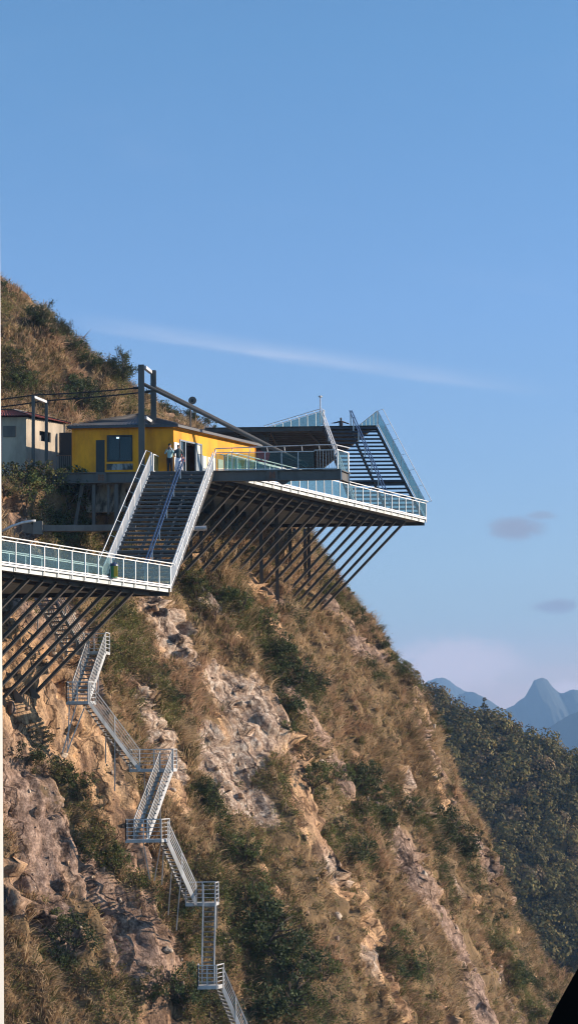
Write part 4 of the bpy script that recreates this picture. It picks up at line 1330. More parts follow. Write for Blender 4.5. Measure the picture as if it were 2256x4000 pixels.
zw1 = P(170, 1682, 129.2).z; zw0 = P(170, 1721, 129.2).z
wall_open(gAo, gd, -gn, gL, gz0, gzt, [(gside(155), gside(199), zw0, zw1)], 'plaster', H2)
p_ = gAo + gd * gside(155) - gn * .5; q_ = gAo + gd * gside(199) - gn * .5
MB().bar(Vector((p_.x, p_.y, (zw0 + zw1) / 2)), Vector((q_.x, q_.y, (zw0 + zw1) / 2)), .05, 1.2).build('window', M['frame_black'], H2)
LW = 5.2
wall_open(gAo, -X, inY, LW, gz0, gzt, [], 'plaster', H2)
zz = P(60, 1685, 128.2).z
MB().box((gA.x - 1.45, 128.13, zz - .35), (gA.x - .15 - .5, 128.19, zz + .35)).build('blocked_window', M['concrete'], H2)
wall_open(gAo + gd * gL, -X, -inY, LW, gz0, gzt, [], 'plaster', H2)
a = gAo + gd * gL
wall_open(gAo - X * LW, gd, gn, gL, gz0, gzt, [], 'plaster', H2)
rA2 = gAo + Vector((.12, -.3, gzt + .05)) + gn * .2; rB2 = gAo + gd * (gL + .3) + gn * .25 + UP * (gzt + .05)
rC2 = rB2 - X * (LW + .5); rD2 = rA2 - X * (LW + .5)
pk = P(52, 1602, 129.6)
pk1 = pk + gd * (gL - 2.5)
rm_ = MB()
corrugated(rm_, rD2, rA2, pk, pk - X * 1.8, 60); corrugated(rm_, rA2, rB2, pk1, pk, 44); corrugated(rm_, rB2, rC2, pk1 - X * 1.8, pk1, 60); corrugated(rm_, rC2, rD2, pk - X * 1.8, pk1 - X * 1.8, 44)
rf = rm_.build('roof', M['red_roof'], H2, fix=False)
rc = MB()
for p, q in ((rA2, pk), (pk, pk1), (pk1, rB2), (pk, pk - X * 1.8)): rc.bar(p + UP * .05, q + UP * .05, .2, .03)
rc.build('ridge_cap', M['roof_grey'], rf)
# dark recess and fence between the two houses
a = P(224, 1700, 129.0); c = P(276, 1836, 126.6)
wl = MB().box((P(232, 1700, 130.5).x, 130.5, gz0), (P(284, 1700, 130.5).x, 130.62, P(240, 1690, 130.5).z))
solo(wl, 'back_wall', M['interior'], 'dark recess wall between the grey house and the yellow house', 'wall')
f0 = P(222, 1838, 126.5); f1 = P(277, 1838, 126.5)
FZ = thing('fence', (f0 + f1) / 2, 'short rusty bar fence between the grey and yellow houses', 'fence')
fm = MB().bar(f0 + UP * .95, f1 + UP * .95, .05, .05).bar(f0 + UP * .06, f1 + UP * .06, .04, .04)
fm.build('rail', M['rust'], FZ)
for k in range(8):
    p = f0.lerp(f1, k / 7); MB().bar(p, p + UP * .95, .035, .035, up=(0, 1, 0)).build('bar', M['concrete'], FZ)

# ------------------------------------------------------------------ small things
bp = PZ(466, 2256, Z1) - outn(D1) * .3
BN = thing('litter_bin', bp, 'green and yellow litter bin behind the glass at the foot of the wide stair', 'bin')
MB().tube([bp, bp + UP * .62], [.17, .2], 12).build('body', M['green_plastic'], BN)
MB().bar(bp + Vector((.10, -.19, .05)), bp + Vector((.10, -.21, .6)), .2, .05, up=(0, 1, 0)).build('front_panel', M['yellow_plastic'], BN)
MB().tube([bp + UP * .62, bp + UP * .7, bp + UP * .82], [.23, .22, .08], 12).build('lid', M['navy_plastic'], BN)
lp = P(752, 1566, 140.0)
LS = thing('loudspeaker', lp - UP * 2.4, 'round grey horn loudspeaker on a pole above the house roof', 'loudspeaker')
MB().tube([lp - UP * 3.4 - X * .15, lp - X * .15 - UP * .1], .06, 8).build('pole', M['steel_dark'], LS)
MB().tube([lp + Vector((-.1, .5, 0)), lp + Vector((-.05, .1, 0)), lp + Vector((0, -.12, 0)), lp + Vector((0, -.16, 0))], [.1, .13, .27, .28], 16, cap=True).build('horn', M['concrete'], LS, smooth=False)
MB().tube([lp + Vector((0, -.17, 0)), lp + Vector((0, -.2, 0))], [.11, .1], 12).build('core', M['frame_black'], LS)
a = P(1040, 1795, 131.5)
RP = solo(MB().bar(a + Vector((-.5, 0, -.9)), a + Vector((-.15, .3, .55)), .8, .06, up=(0, 1, 0)), 'red_board', M['red'], 'red board leaning behind the balcony glass', 'board')

# the cabin window the view is taken through: pale jamb and black lower corner
wy = 2.2
CW = thing('cabin_window', P(-400, 4700, wy), 'near window surround, a pale upright at the left edge and a black corner at lower right', 'window frame')
j0 = P(19, 4400, wy); j1 = P(-3, 100, wy)
dj = (j1 - j0)
jm = MB(); wj = Vector((-.035, -.045, 0))
g_ = 1 + .05 / wy
jm.v = [j0, j0 + wj, j1 + wj, j1, j0 * g_, (j0 + wj) * g_, (j1 + wj) * g_, j1 * g_]      # reveal splayed outwards
jm.f = [(0, 1, 2, 3), (7, 6, 5, 4), (0, 4, 5, 1), (1, 5, 6, 2), (2, 6, 7, 3), (3, 7, 4, 0)]
jm.build('jamb', M['cream_frame'], CW)
c0, c1, c2, c3 = P(2270, 3755, wy), P(2160, 3950, wy), P(2060, 4170, wy), P(2330, 4260, wy)
c4 = P(2420, 3760, wy)
km = MB(); th = Vector((0, .04, 0))
pts = [c0, c1, c2, c3, c4]
km.v = pts + [p * (1 + .04 / wy) for p in pts]; k = 5
km.f = [(0, 1, 2, 3, 4), (9, 8, 7, 6, 5)] + [(i, (i + 1) % 5, 5 + (i + 1) % 5, 5 + i) for i in range(5)]
km.build('rubber_corner', M['black'], CW)
NEAR = 0.7
# ------------------------------------------------------------------ galvanised steps that zigzag down the cliff
def flight(label, TLp, TRp, BLp, BRp, n, rails, legs=(), twn=.26):
    TL, TR, BLx, BRx = [P(p[0], p[1], p[2] + NEAR) for p in (TLp, TRp, BLp, BRp)]
    TR.z = TL.z = (TR.z + TL.z) / 2; BLx.z = BRx.z = (BLx.z + BRx.z) / 2
    f = thing('stair_flight', (BLx + BRx) / 2, label, 'stairs', 'flights of the cliff stairs')
    wd = (TR - TL); wd.z = 0; wd.normalize()
    for k in range(n):
        t = (k + .5) / n
        a = TL.lerp(BLx, t); c = TR.lerp(BRx, t)
        MB().bar(a, c, twn, .055).build('tread', M['zig_tread'], f)
    for s, a, c in (('L', TL, BLx), ('R', TR, BRx)):
        mb = MB().bar(a - UP * .06, c - UP * .06, .05, .2 if s in rails else .07)
        if s not in rails:
            for k in range(n):
                p = a.lerp(c, (k + .5) / n); mb.bar(p - UP * .02 - wd * .03, p - UP * .02 + wd * .02, .17, .13)
        mb.build('stringer', M['zig'], f)
    sides = {'L': (TL, BLx, -wd), 'R': (TR, BRx, wd)}
    for s in rails:
        a, c, o = sides[s]
        railing(f, a, c, 2, o, h=1.05, below=.1, infill='rails', mat='zig', hand=False, bars=5, w=.055)
    for (p0, p1) in legs:
        a = P(p0[0], p0[1], p0[2] + NEAR); b_ = P(p1[0], p1[1], p1[2] + NEAR)
        MB().bar(a, b_ - UP * .2, .06, .06, up=(0, 1, 0)).build('leg', M['galv'], f)
    return f


def landing(label, x0, x1, y, Y, depth, side=None, gaps=(), legs=(), back=True, left=True, front=True):
    Y = Y + NEAR
    a = P(x0, y, Y); c = P(x1, y, Y); c.z = a.z
    f = thing('stair_landing', (a + c) / 2, label, 'landing', 'landings of the cliff stairs')
    dv = Vector((0, depth, 0))
    sx = Vector((0, 0, 0))
    if side is not None: sx = Vector((P(side, y, Y + depth).x - c.x, 0, 0))
    pl = [a, c, c + dv + sx, a + dv]
    MB().prism(pl, a.z - .05, a.z).build('platform', M['galv'], f)
    fm = MB()
    for k in range(4): fm.bar(pl[k] - UP * .1, pl[(k + 1) % 4] - UP * .1, .06, .14)
    fm.build('frame', M['zig'], f)
    kw = dict(h=1.05, below=.05, infill='rails', hand=False, bars=5, w=.055)
    if front: railing(f, pl[0], pl[1], 2, (0, -1, 0), mat='galv', **kw)
    if side is not None: railing(f, pl[1], pl[2], 1, (1, -.3, 0), mat='zig', **kw)
    if back: railing(f, pl[2], pl[3], 2, (0, 1, 0), mat='galv', **kw)
    if left: railing(f, pl[3], pl[0], 1, (-1, 0, 0), mat='zig', **kw)
    for (p0, p1) in legs:
        q0 = P(p0[0], p0[1], p0[2] + NEAR); q1 = P(p1[0], p1[1], p1[2] + NEAR)
        MB().bar(q0, q1 - UP * .2, .06, .06, up=(0, 1, 0)).build('leg', M['galv'], f)
    return f


flight('topmost flight of the cliff stairs, half hidden behind the slanting struts', (120, 2290, 115.6), (185, 2290, 115.0), (262, 2552, 114.0), (328, 2552, 113.4), 16, 'LR', legs=(((220, 2440, 114.6), (216, 2530, 114.9)), ((150, 2400, 115), (146, 2470, 115.2))))
landing('first landing of the cliff stairs, just under the lower walkway struts', 300, 412, 2545, 113.6, 1.1, side=428, front=False, legs=(((384, 2560, 113.8), (384, 2690, 113.7)),))
flight('flight with railings on both sides just below the first landing', (348, 2548, 113.5), (411, 2548, 113.5), (284, 2738, 111.9), (346, 2738, 111.9), 12, 'LR')
landing('second landing, the one on tall splayed legs against tan rock', 260, 345, 2740, 111.0, 0.95, side=374, back=False,
        legs=(((300, 2750, 111.2), (305 - 60, 2925, 111.4)), ((330, 2765, 111.4), (262, 2925, 111.4)), ((272, 2750, 111.6), (266, 2910, 111.6))))
flight('longest flight, dropping to the right from the tall-legged landing over tan rock', (326, 2745, 112.0), (352, 2745, 111.1), (516, 3004, 112.9), (546, 3004, 112.0), 17, 'R',
       legs=(((449, 2880, 111.6), (449, 3075, 112.4)), ((414, 2872, 112.4), (413, 2965, 113))))
landing('third landing, beside the pale whitish rock', 508, 676, 3004, 112.2, 1.1, side=690, front=False, legs=(((565, 3010, 112.6), (565, 3100, 113.4)),))
flight('flight with railings on both sides below the pale whitish rock', (626, 3008, 112.2), (672, 3008, 112.2), (524, 3278, 110.6), (575, 3278, 110.6), 15, 'LR', legs=(((626, 3120, 111.6), (626, 3215, 112.6)),))
landing('fourth landing, halfway down among dry grass', 492, 630, 3280, 109.8, 0.95, side=662, back=False,
        legs=(((630, 3288, 110.6), (603, 3425, 111.6)), ((560, 3288, 110.6), (585, 3420, 111.5)), ((640, 3300, 110.8), (632, 3440, 111.8))))
flight('flight dropping steeply right from the fourth landing on thin posts', (626, 3284, 110.9), (656, 3284, 110.1), (732, 3527, 111.8), (766, 3527, 111.0), 16, 'R',
       legs=(((670, 3410, 111.2), (657, 3560, 112.4)), ((708, 3410, 110.7), (689, 3618, 111.8))))
landing('fifth landing, above the ladder-like flight', 726, 840, 3528, 111.1, 1.0, side=853, front=False, legs=(((847, 3536, 111.4), (847, 3610, 112.2)),))
flight('ladder-like flight seen straight on between two uprights', (795, 3532, 111.1), (842, 3532, 111.1), (789, 3850, 108.9), (836, 3850, 108.9), 16, 'LR')
landing('lowest landing, over a leafy bush near the bottom of the view', 773, 846, 3852, 108.0, 0.9, side=874, back=False)
flight('lowest flight, running out of the bottom of the view', (846, 3856, 108.9), (872, 3856, 108.1), (944, 4090, 109.2), (972, 4090, 108.4), 15, 'R')
# ------------------------------------------------------------------ vegetation
TDIR = Vector
SUNV = np.array([0.88, 0.12, 0.45])


def unit(v): return v / (np.linalg.norm(v, axis=-1, keepdims=True) + 1e-9)


def leaf_quads(C, S, rng, up=0.35, aspect=0.6, axis=None, face=None):
    """one pointed leaf-sized face per centre"""
    n = len(C)
    nr = unit(rng.normal(size=(n, 3)) + np.array([0, 0, up])) if face is None else unit(face + .42 * rng.normal(size=(n, 3)))
    t = rng.normal(size=(n, 3)) if axis is None else axis + 0.35 * rng.normal(size=(n, 3))
    t = unit(t - nr * np.sum(t * nr, 1, keepdims=True))
    s = np.cross(nr, t)
    S = S[:, None]
    v = np.stack([C - t * S * .5, C + s * S * aspect * .5 + t * S * .05, C + t * S * .5, C - s * S * aspect * .5 + t * S * .05], 1).reshape(-1, 3)
    return v, np.arange(4 * n)


def pick(hexes, rng, n, w=None):
    c = np.array(hexes)
    i = rng.choice(len(c), n, p=w)
    return c[i] * (0.8 + 0.4 * rng.random((n, 1)))


# sampling of the hill surface, by area and a density
i0, i1 = np.searchsorted(_ang, -55.5), np.searchsorted(_ang, 13.5)
j0_, j1_ = np.searchsorted(_rs, 49), np.searchsorted(_rs, 113)
PA = GP[i0:i1, j0_:j1_]; NAo = GN[i0:i1, j0_:j1_]
du = PA[1:, :-1] - PA[:-1, :-1]; dv = PA[:-1, 1:] - PA[:-1, :-1]
area = np.linalg.norm(np.cross(du, dv), axis=-1)
ctr = PA[:-1, :-1]
nrm = NAo[:-1, :-1]
vw = unit(-ctr)
facing = np.sum(vw * nrm, -1)
Rm = np.array(CAMROT)
cc = ctr @ Rm
px_ = 1128 + FPX * cc[..., 0] / -cc[..., 2]; py_ = 2000 - FPX * cc[..., 1] / -cc[..., 2]
vis = (facing > -0.35) & (px_ > -160) & (px_ < 2420) & (py_ > 900) & (py_ < 4150)


def inpoly(poly, x, y):
    r = np.zeros(x.shape, bool)
    k = len(poly)
    for i in range(k):
        xa, ya = poly[i][0], poly[i][1]; xb, yb = poly[(i + 1) % k][0], poly[(i + 1) % k][1]
        c = ((ya > y) != (yb > y)) & (x < (xb - xa) * (y - ya) / (yb - ya + 1e-12) + xa)
        r ^= c
    return r


blocked = inpoly(poly2, ctr[..., 0], ctr[..., 1]) & (ctr[..., 2] > Z2 - 1.0) & (ctr[..., 2] < Z2 + 4)
blocked |= inpoly(poly1, ctr[..., 0], ctr[..., 1]) & (ctr[..., 2] > Z1 - 0.9) & (ctr[..., 2] < Z1 + 1.6)
gp = [gAo, gAo + gd * gL, gAo + gd * gL - X * LW, gAo - X * LW]
blocked |= inpoly(gp, ctr[..., 0], ctr[..., 1]) & (ctr[..., 2] > gz0 - 1)
vis &= ~blocked
rock_ = G_rock[i0:i1, j0_:j1_][:-1, :-1]; green_ = G_green[i0:i1, j0_:j1_][:-1, :-1]; shade_ = G_shade[i0:i1, j0_:j1_][:-1, :-1]
Ac = GAx[i0:i1, j0_:j1_][:-1, :-1]; Pc = GPp[i0:i1, j0_:j1_][:-1, :-1]


def sample(dens, n, rng):
    w_ = (area * dens * vis).ravel()
    cdf = np.cumsum(w_); cdf /= cdf[-1]
    k = np.searchsorted(cdf, rng.random(n))
    k = np.minimum(k, w_.size - 1)
    u = rng.random((n, 1)); v = rng.random((n, 1))
    p = ctr.reshape(-1, 3)[k] + du.reshape(-1, 3)[k] * u + dv.reshape(-1, 3)[k] * v
    return p, nrm.reshape(-1, 3)[k], k


rng = np.random.default_rng(5)
# --- dry grass: tufts of bent blades that hang down the slope
gn_ = fbm(Ac / 2.6, Pc / 4.5, 131, 4, 0.6)
gdens = np.clip(1 - 2.2 * np.clip(rock_ - .18, 0, 1), 0.0, 1) * np.clip(1.1 - 0.75 * green_, .15, 1) * np.clip(0.72 + 1.7 * gn_, .04, 1.5)
NT = 38000
tp_, tn_, tk = sample(gdens, NT, rng)
down = tn_ * 1.0; down[:, 2] = 0; down = unit(down)
tone = .25 + fbm(Ac.ravel()[tk] / 5, Pc.ravel()[tk] / 8, 141, 3) + 0.35 * rng.normal(size=NT)
gsh = green_.ravel()[tk]
palette = np.array([(0.24, 0.165, 0.105), (0.38, 0.26, 0.15), (0.50, 0.35, 0.205), (0.62, 0.46, 0.29)])
ti = np.clip((tone + 0.75) / 1.5, 0, 0.999) * 3
t0_ = np.floor(ti).astype(int); tf = (ti - t0_)[:, None]
tcol = palette[t0_] * (1 - tf) + palette[np.minimum(t0_ + 1, 3)] * tf
pink = (fbm(Ac.ravel()[tk] / 3, Pc.ravel()[tk] / 3, 142, 2) > .2)[:, None]
tcol = np.where(pink, tcol * np.array([1.0, .93, .98]), tcol)
ol = (rng.random(NT) < 0.16 + 0.3 * gsh)[:, None]
tcol = np.where(ol, np.array([0.135, 0.125, 0.048]), tcol)
NB = 11
K = NT * NB
base = np.repeat(tp_, NB, 0) + rng.normal(size=(K, 3)) * .10
drift = np.clip(fbm(Ac.ravel()[tk] / 3.5, Pc.ravel()[tk] / 6, 145, 3) * 2.2, -.35, 1)
ht = np.repeat((1 + .45 * drift) * (0.34 + 0.5 * rng.random(NT) ** 1.5), NB) * (0.6 + 0.7 * rng.random(K))
d1 = unit(np.repeat(tn_ * .5, NB, 0) + np.array([0, 0, .75]) + rng.normal(size=(K, 3)) * .38)
d2 = unit(d1 * .5 + np.repeat(down, NB, 0) * .75 + np.array([0, 0, -.25]) + rng.normal(size=(K, 3)) * .35)
mid = base + d1 * (ht * .55)[:, None]; tip = mid + d2 * (ht * .6)[:, None]
sd_ = unit(np.cross(d1, rng.normal(size=(K, 3)))) * (0.015 + .013 * rng.random((K, 1)))
base -= np.repeat(tn_, NB, 0) * .08
V = np.stack([base - sd_, base + sd_, mid + sd_ * .9, mid - sd_ * .9, tip], 1)
bc = np.repeat(np.repeat(tcol, NB, 0) * (0.75 + .5 * rng.random((K, 1))), 5, 0)
f0_ = np.arange(K)[:, None] * 5
F = np.concatenate([f0_ + np.array([[0, 1, 2]]), f0_ + np.array([[0, 2, 3]]), f0_ + np.array([[3, 2, 4]])], 1).ravel()
me = np_mesh('dry_grass', V.reshape(-1, 3), F, 3, M['grass'], bc)
o = bpy.data.objects.new('dry_grass', me); COL.objects.link(o); tag(o, kind='stuff')

# --- low scrub: small-leaved clumps, too many to count
sdens = np.clip(green_ * 1.3 + 0.10 + 0.25 * np.clip(fbm(Ac / 1.8, Pc / 2.6, 151, 3) - .1, 0, 1), 0, 1.4) * np.clip(1 - 1.6 * np.clip(rock_ - .25, 0, 1), .03, 1)
NS = 20000
sp_, sn_, sk = sample(sdens, NS, rng)
NL = 44
K = NS * NL
rad = np.repeat(0.22 + 0.36 * rng.random(NS) ** 1.6, NL)
off = rng.normal(size=(K, 3)) * .55; off *= rad[:, None]
C = np.repeat(sp_ + sn_ * .10 + np.array([0, 0, .16]), NL, 0) + off
shd = np.clip(shade_.ravel()[sk] + .25 * rng.normal(size=NS), 0, 1); gg = green_.ravel()[sk]
olive = np.array([0.20, 0.175, 0.062]); green = np.array([0.105, 0.128, 0.036]); dkg = np.array([0.045, 0.062, 0.025]); brown = np.array([0.17, 0.108, 0.064])
m1 = np.clip(shd * 2, 0, 1)[:, None]; m2 = np.clip(shd * 2 - 1, 0, 1)[:, None]
sc_ = (olive * (1 - m1) + green * m1) * (1 - m2) + dkg * m2
dead = (rng.random(NS) < .42 - .30 * gg)[:, None]
sc_ = np.where(dead, brown * (.7 + .6 * rng.random((NS, 1))), sc_)
lc = np.repeat(sc_, NL, 0) * (0.65 + .75 * rng.random((K, 1)))
pale = rng.random(K) < .012
lc[pale] = (0.42, 0.36, 0.26)
V, F = leaf_quads(C, .065 + .055 * rng.random(K), rng)
me = np_mesh('undergrowth', V, F, 4, M['leaf'], np.repeat(lc, 4, 0))
o = bpy.data.objects.new('undergrowth', me); COL.objects.link(o); tag(o, kind='stuff')


# --- loose stones and dead twigs
NR_ = 1400
rp, rn, rk_ = sample(np.clip(.15 + 1.2 * np.clip(rock_, 0, .7) + .5 * (gn_ < -.2), 0, 2), NR_, rng)
ico = bmesh.new(); bmesh.ops.create_icosphere(ico, subdivisions=2, radius=1.0)
iv = np.array([v.co[:] for v in ico.verts]); iff = np.array([[v.index for v in f.verts] for f in ico.faces]); ico.free()
nv = len(iv)
sz = (.05 + .22 * rng.random(NR_) ** 4)[:, None, None]
jit = 1 + .28 * rng.normal(size=(NR_, nv, 1))
VV = rp[:, None, :] + iv[None] * jit * sz * (.6 + .8 * rng.random((NR_, 1, 3)))
FF = (np.arange(NR_)[:, None, None] * nv + iff[None]).reshape(-1)
stc = np.array([(0.36, 0.25, 0.17), (0.26, 0.19, 0.15), (0.46, 0.38, 0.31), (0.19, 0.135, 0.11)])[rng.integers(0, 4, NR_)]
me = np_mesh('loose_stones', VV.reshape(-1, 3), FF, 3, M['stone'], np.repeat(stc, nv, 0))
o = bpy.data.objects.new('loose_stones', me); COL.objects.link(o); tag(o, kind='stuff')
NW = 2600
wp_, wn_, wk = sample(np.clip(.2 + green_ + .6 * (gn_ < 0), 0, 2) * (rock_ < .5), NW, rng)
TV, TF = [], []
cl_ = []
for i in range(NW):
    a = wp_[i] - wn_[i] * .05
    d = unit(rng.normal(size=3) * .6 + wn_[i] * .5 + np.array([0, 0, .6])); L_ = .35 + .9 * rng.random() ** 2
    m_ = a + d * L_ * .5; t_ = m_ + unit(d + rng.normal(size=3) * .45) * L_ * .5; s_ = unit(np.cross(d, rng.normal(size=3))) * .013
    n = len(TV) ; TV += [a - s_, a + s_, m_ + s_ * .8, m_ - s_ * .8, t_]; TF += [n, n + 1, n + 2, n, n + 2, n + 3, n + 3, n + 2, n + 4]
    cl_ += [(.36, .30, .24) if rng.random() < .4 else (.10, .075, .055)] * 5
me = np_mesh('dead_twigs', np.array(TV), np.array(TF), 3, M['grass'], np.array(cl_))
o = bpy.data.objects.new('dead_twigs', me); COL.objects.link(o); tag(o, kind='stuff')

# --- shrubs and trees: a few kinds, each with its own stems and leaves
def stems(rng, H, n, spread, r0=.035, seg=4, lift=0.6, fork=2):
    mb = MB(); tips = []
    for k in range(n):
        a = rng.random() * 6.283; p = Vector((0.05 * math.cos(a), 0.05 * math.sin(a), 0))
        d = Vector((math.cos(a) * spread, math.sin(a) * spread, lift)).normalized()
        L = H * (.6 + .5 * rng.random()); pts = [p.copy() - Vector((0, 0, .3))]
        for s in range(seg):
            pts.append(p.copy()); p = p + d * (L / seg)
            d = (d + Vector(rng.normal(size=3) * .22) + Vector((0, 0, .12))).normalized()
        pts.append(p)
        rr = [r0 * (1 - .8 * i / (len(pts) - 1)) for i in range(len(pts))]
        mb.tube(pts, rr, 5, cap=False); tips.append(pts)
        for _ in range(fork):
            q = pts[rng.integers(2, len(pts) - 1)]
            e_ = (d + Vector(rng.normal(size=3) * .8)).normalized(); e_.z = abs(e_.z)
            w2 = [q, q + e_ * L * .25, q + (e_ + Vector(rng.normal(size=3) * .3)).normalized() * L * .48]
            mb.tube(w2, [r0 * .5, r0 * .35, r0 * .12], 4, cap=False); tips.append(w2)
    return mb, tips


def leafy(seed, H, Rx, n_cl, per, size, pal, flat=.8, spiky=False, open_=.0):
    rng = np.random.default_rng(seed)
    mb, tips = stems(rng, H * .9, 6 if not spiky else 9, .75 if not spiky else .55, r0=.03 * H, lift=.7 if not spiky else 1.1)
    C = []; A = []; T = []
    if not spiky:
        for k in range(n_cl):
            th = rng.random() * 6.283; u = rng.random() ** .45; ph = rng.random()
            r_ = Rx * u * math.sqrt(max(0, 1 - (ph * 1.6 - .75) ** 2 * .55))
            c = np.array([r_ * math.cos(th), r_ * math.sin(th), H * (.12 + .8 * ph * (1 - .35 * u * u))])
            cr_ = Rx * (.16 + .17 * rng.random())
            m = int(per * (.6 + .8 * rng.random()))
            o_ = rng.normal(size=(m, 3)); o_ = unit(o_) * (rng.random((m, 1)) ** .4) * cr_ * np.array([1, 1, flat])
            C.append(c + o_); A.append(o_); T.append(np.full(m, .78 + .44 * rng.random()))
        ax = None
    else:
        for pts in tips:
            pts = np.array([p[:] for p in pts])
            m = int(per * 5)
            t = rng.random(m) ** .7 * (len(pts) - 1); i = np.minimum(t.astype(int), len(pts) - 2); f = (t - i)[:, None]
            q = pts[i] * (1 - f) + pts[i + 1] * f
            dr = unit(pts[i + 1] - pts[i])
            o_ = rng.normal(size=(m, 3)) * size * .9
            C.append(q + o_); A.append(unit(o_) + dr * 1.2); T.append(np.full(m, .8 + .4 * rng.random()))
        ax = np.concatenate(A)
    C = np.concatenate(C); T = np.concatenate(T)
    k = len(C)
    V, F = leaf_quads(C, size * (.7 + .6 * rng.random(k)), rng, aspect=.62 if not spiky else .3, axis=ax)
    cl = pick(pal, rng, k) * T[:, None]
    me = np_mesh('foliage', V, F, 4, M['leaf'], np.repeat(cl, 4, 0))
    sm = bpy.data.meshes.new('stem')
    sm.from_pydata([tuple(v) for v in mb.v], [], mb.f); sm.materials.append(M['bark']); sm.update()
    return me, sm


PG_ = [(0.081, 0.1053, 0.0351), (0.1107, 0.1323, 0.0432), (0.0621, 0.0837, 0.0324), (0.135, 0.1418, 0.054)]
PD_ = [(0.0496, 0.0713, 0.031), (0.0697, 0.093, 0.0403), (0.0961, 0.1147, 0.0527), (0.0403, 0.0558, 0.0279)]
PO_ = [(0.1553, 0.1418, 0.0513), (0.1148, 0.1188, 0.0405), (0.189, 0.1553, 0.0648), (0.135, 0.1013, 0.0486)]
PB_ = [(0.143, 0.091, 0.0546), (0.1105, 0.0676, 0.0468), (0.182, 0.1196, 0.065), (0.091, 0.078, 0.039)]
PS_ = [(0.042, 0.0588, 0.0308), (0.056, 0.07, 0.0364), (0.084, 0.0812, 0.0448)]
KINDS = {
    'green': [leafy(401 + i, 1.5, .95, 26, 40, .105, PG_) for i in range(3)],
    'dark': [leafy(411 + i, 1.7, 1.1, 30, 42, .115, PD_) for i in range(3)],
    'olive': [leafy(421 + i, 1.4, .95, 24, 38, .095, PO_) for i in range(3)],
    'brown': [leafy(431 + i, 1.4, .9, 18, 34, .09, PB_) for i in range(2)],
    'spiky': [leafy(441 + i, 2.2, 1.1, 0, 34, .15, PS_, spiky=True) for i in range(3)],
}
VOL = {'green': 'leafy mid green shrub', 'dark': 'dense dark green shrub', 'olive': 'olive yellow-green shrub', 'brown': 'dry brown shrub', 'spiky': 'spiky dark evergreen bush'}


def plant(kind, p, s, label, group=None, idx=None, rng=rng, cat='shrub', name='shrub', sink=.12, sz=1.0):
    me, sm = KINDS[kind][rng.integers(len(KINDS[kind]))]
    o = bpy.data.objects.new(name, me); COL.objects.link(o)
    o.location = (p[0], p[1], p[2] - sink * s); o.rotation_euler = (rng.normal() * .12, rng.normal() * .12, rng.random() * 6.283)
    o.scale = (s, s, s * sz * (.85 + .3 * rng.random()))
    tag(o, label, cat, group)
    c = bpy.data.objects.new('stem', sm); COL.objects.link(c); c.parent = o
    return o


ZONES = [
    (lambda x, y: y < 1640, 'on the grassy hillside above the two houses'),
    (lambda x, y: x < 620 and y < 2160, 'in the bank under the grey and yellow houses'),
    (lambda x, y: x > 620 and y < 2360, 'among the struts of the upper walkway'),
    (lambda x, y: x < 800 and y < 2900, 'on the cliff right of the lower walkway struts'),
    (lambda x, y: x < 720, 'left of the zigzag cliff stairs'),
    (lambda x, y: x < 1300 and y > 3250, 'low on the cliff right of the zigzag stairs'),
    (lambda x, y: x < 1300, 'mid cliff round the pale lichened rock'),
    (lambda x, y: y < 2950, 'on the skyline side of the right slope'),
    (lambda x, y: True, 'on the dry grass slope at lower right'),
]


def zone(x, y):
    for f, n in ZONES:
        if f(x, y): return n


def projpx(p):
    c = np.array(p) @ Rm
    return 1128 + FPX * c[0] / -c[2], 2000 - FPX * c[1] / -c[2]


def at_px(px, py):
    h = hit(px, py)
    if h is None:                       # just past the skyline: step down until the slope is met
        for k in range(1, 60):
            h = hit(px - 1.5 * k, py + 3 * k)
            if h is not None: break
    return h


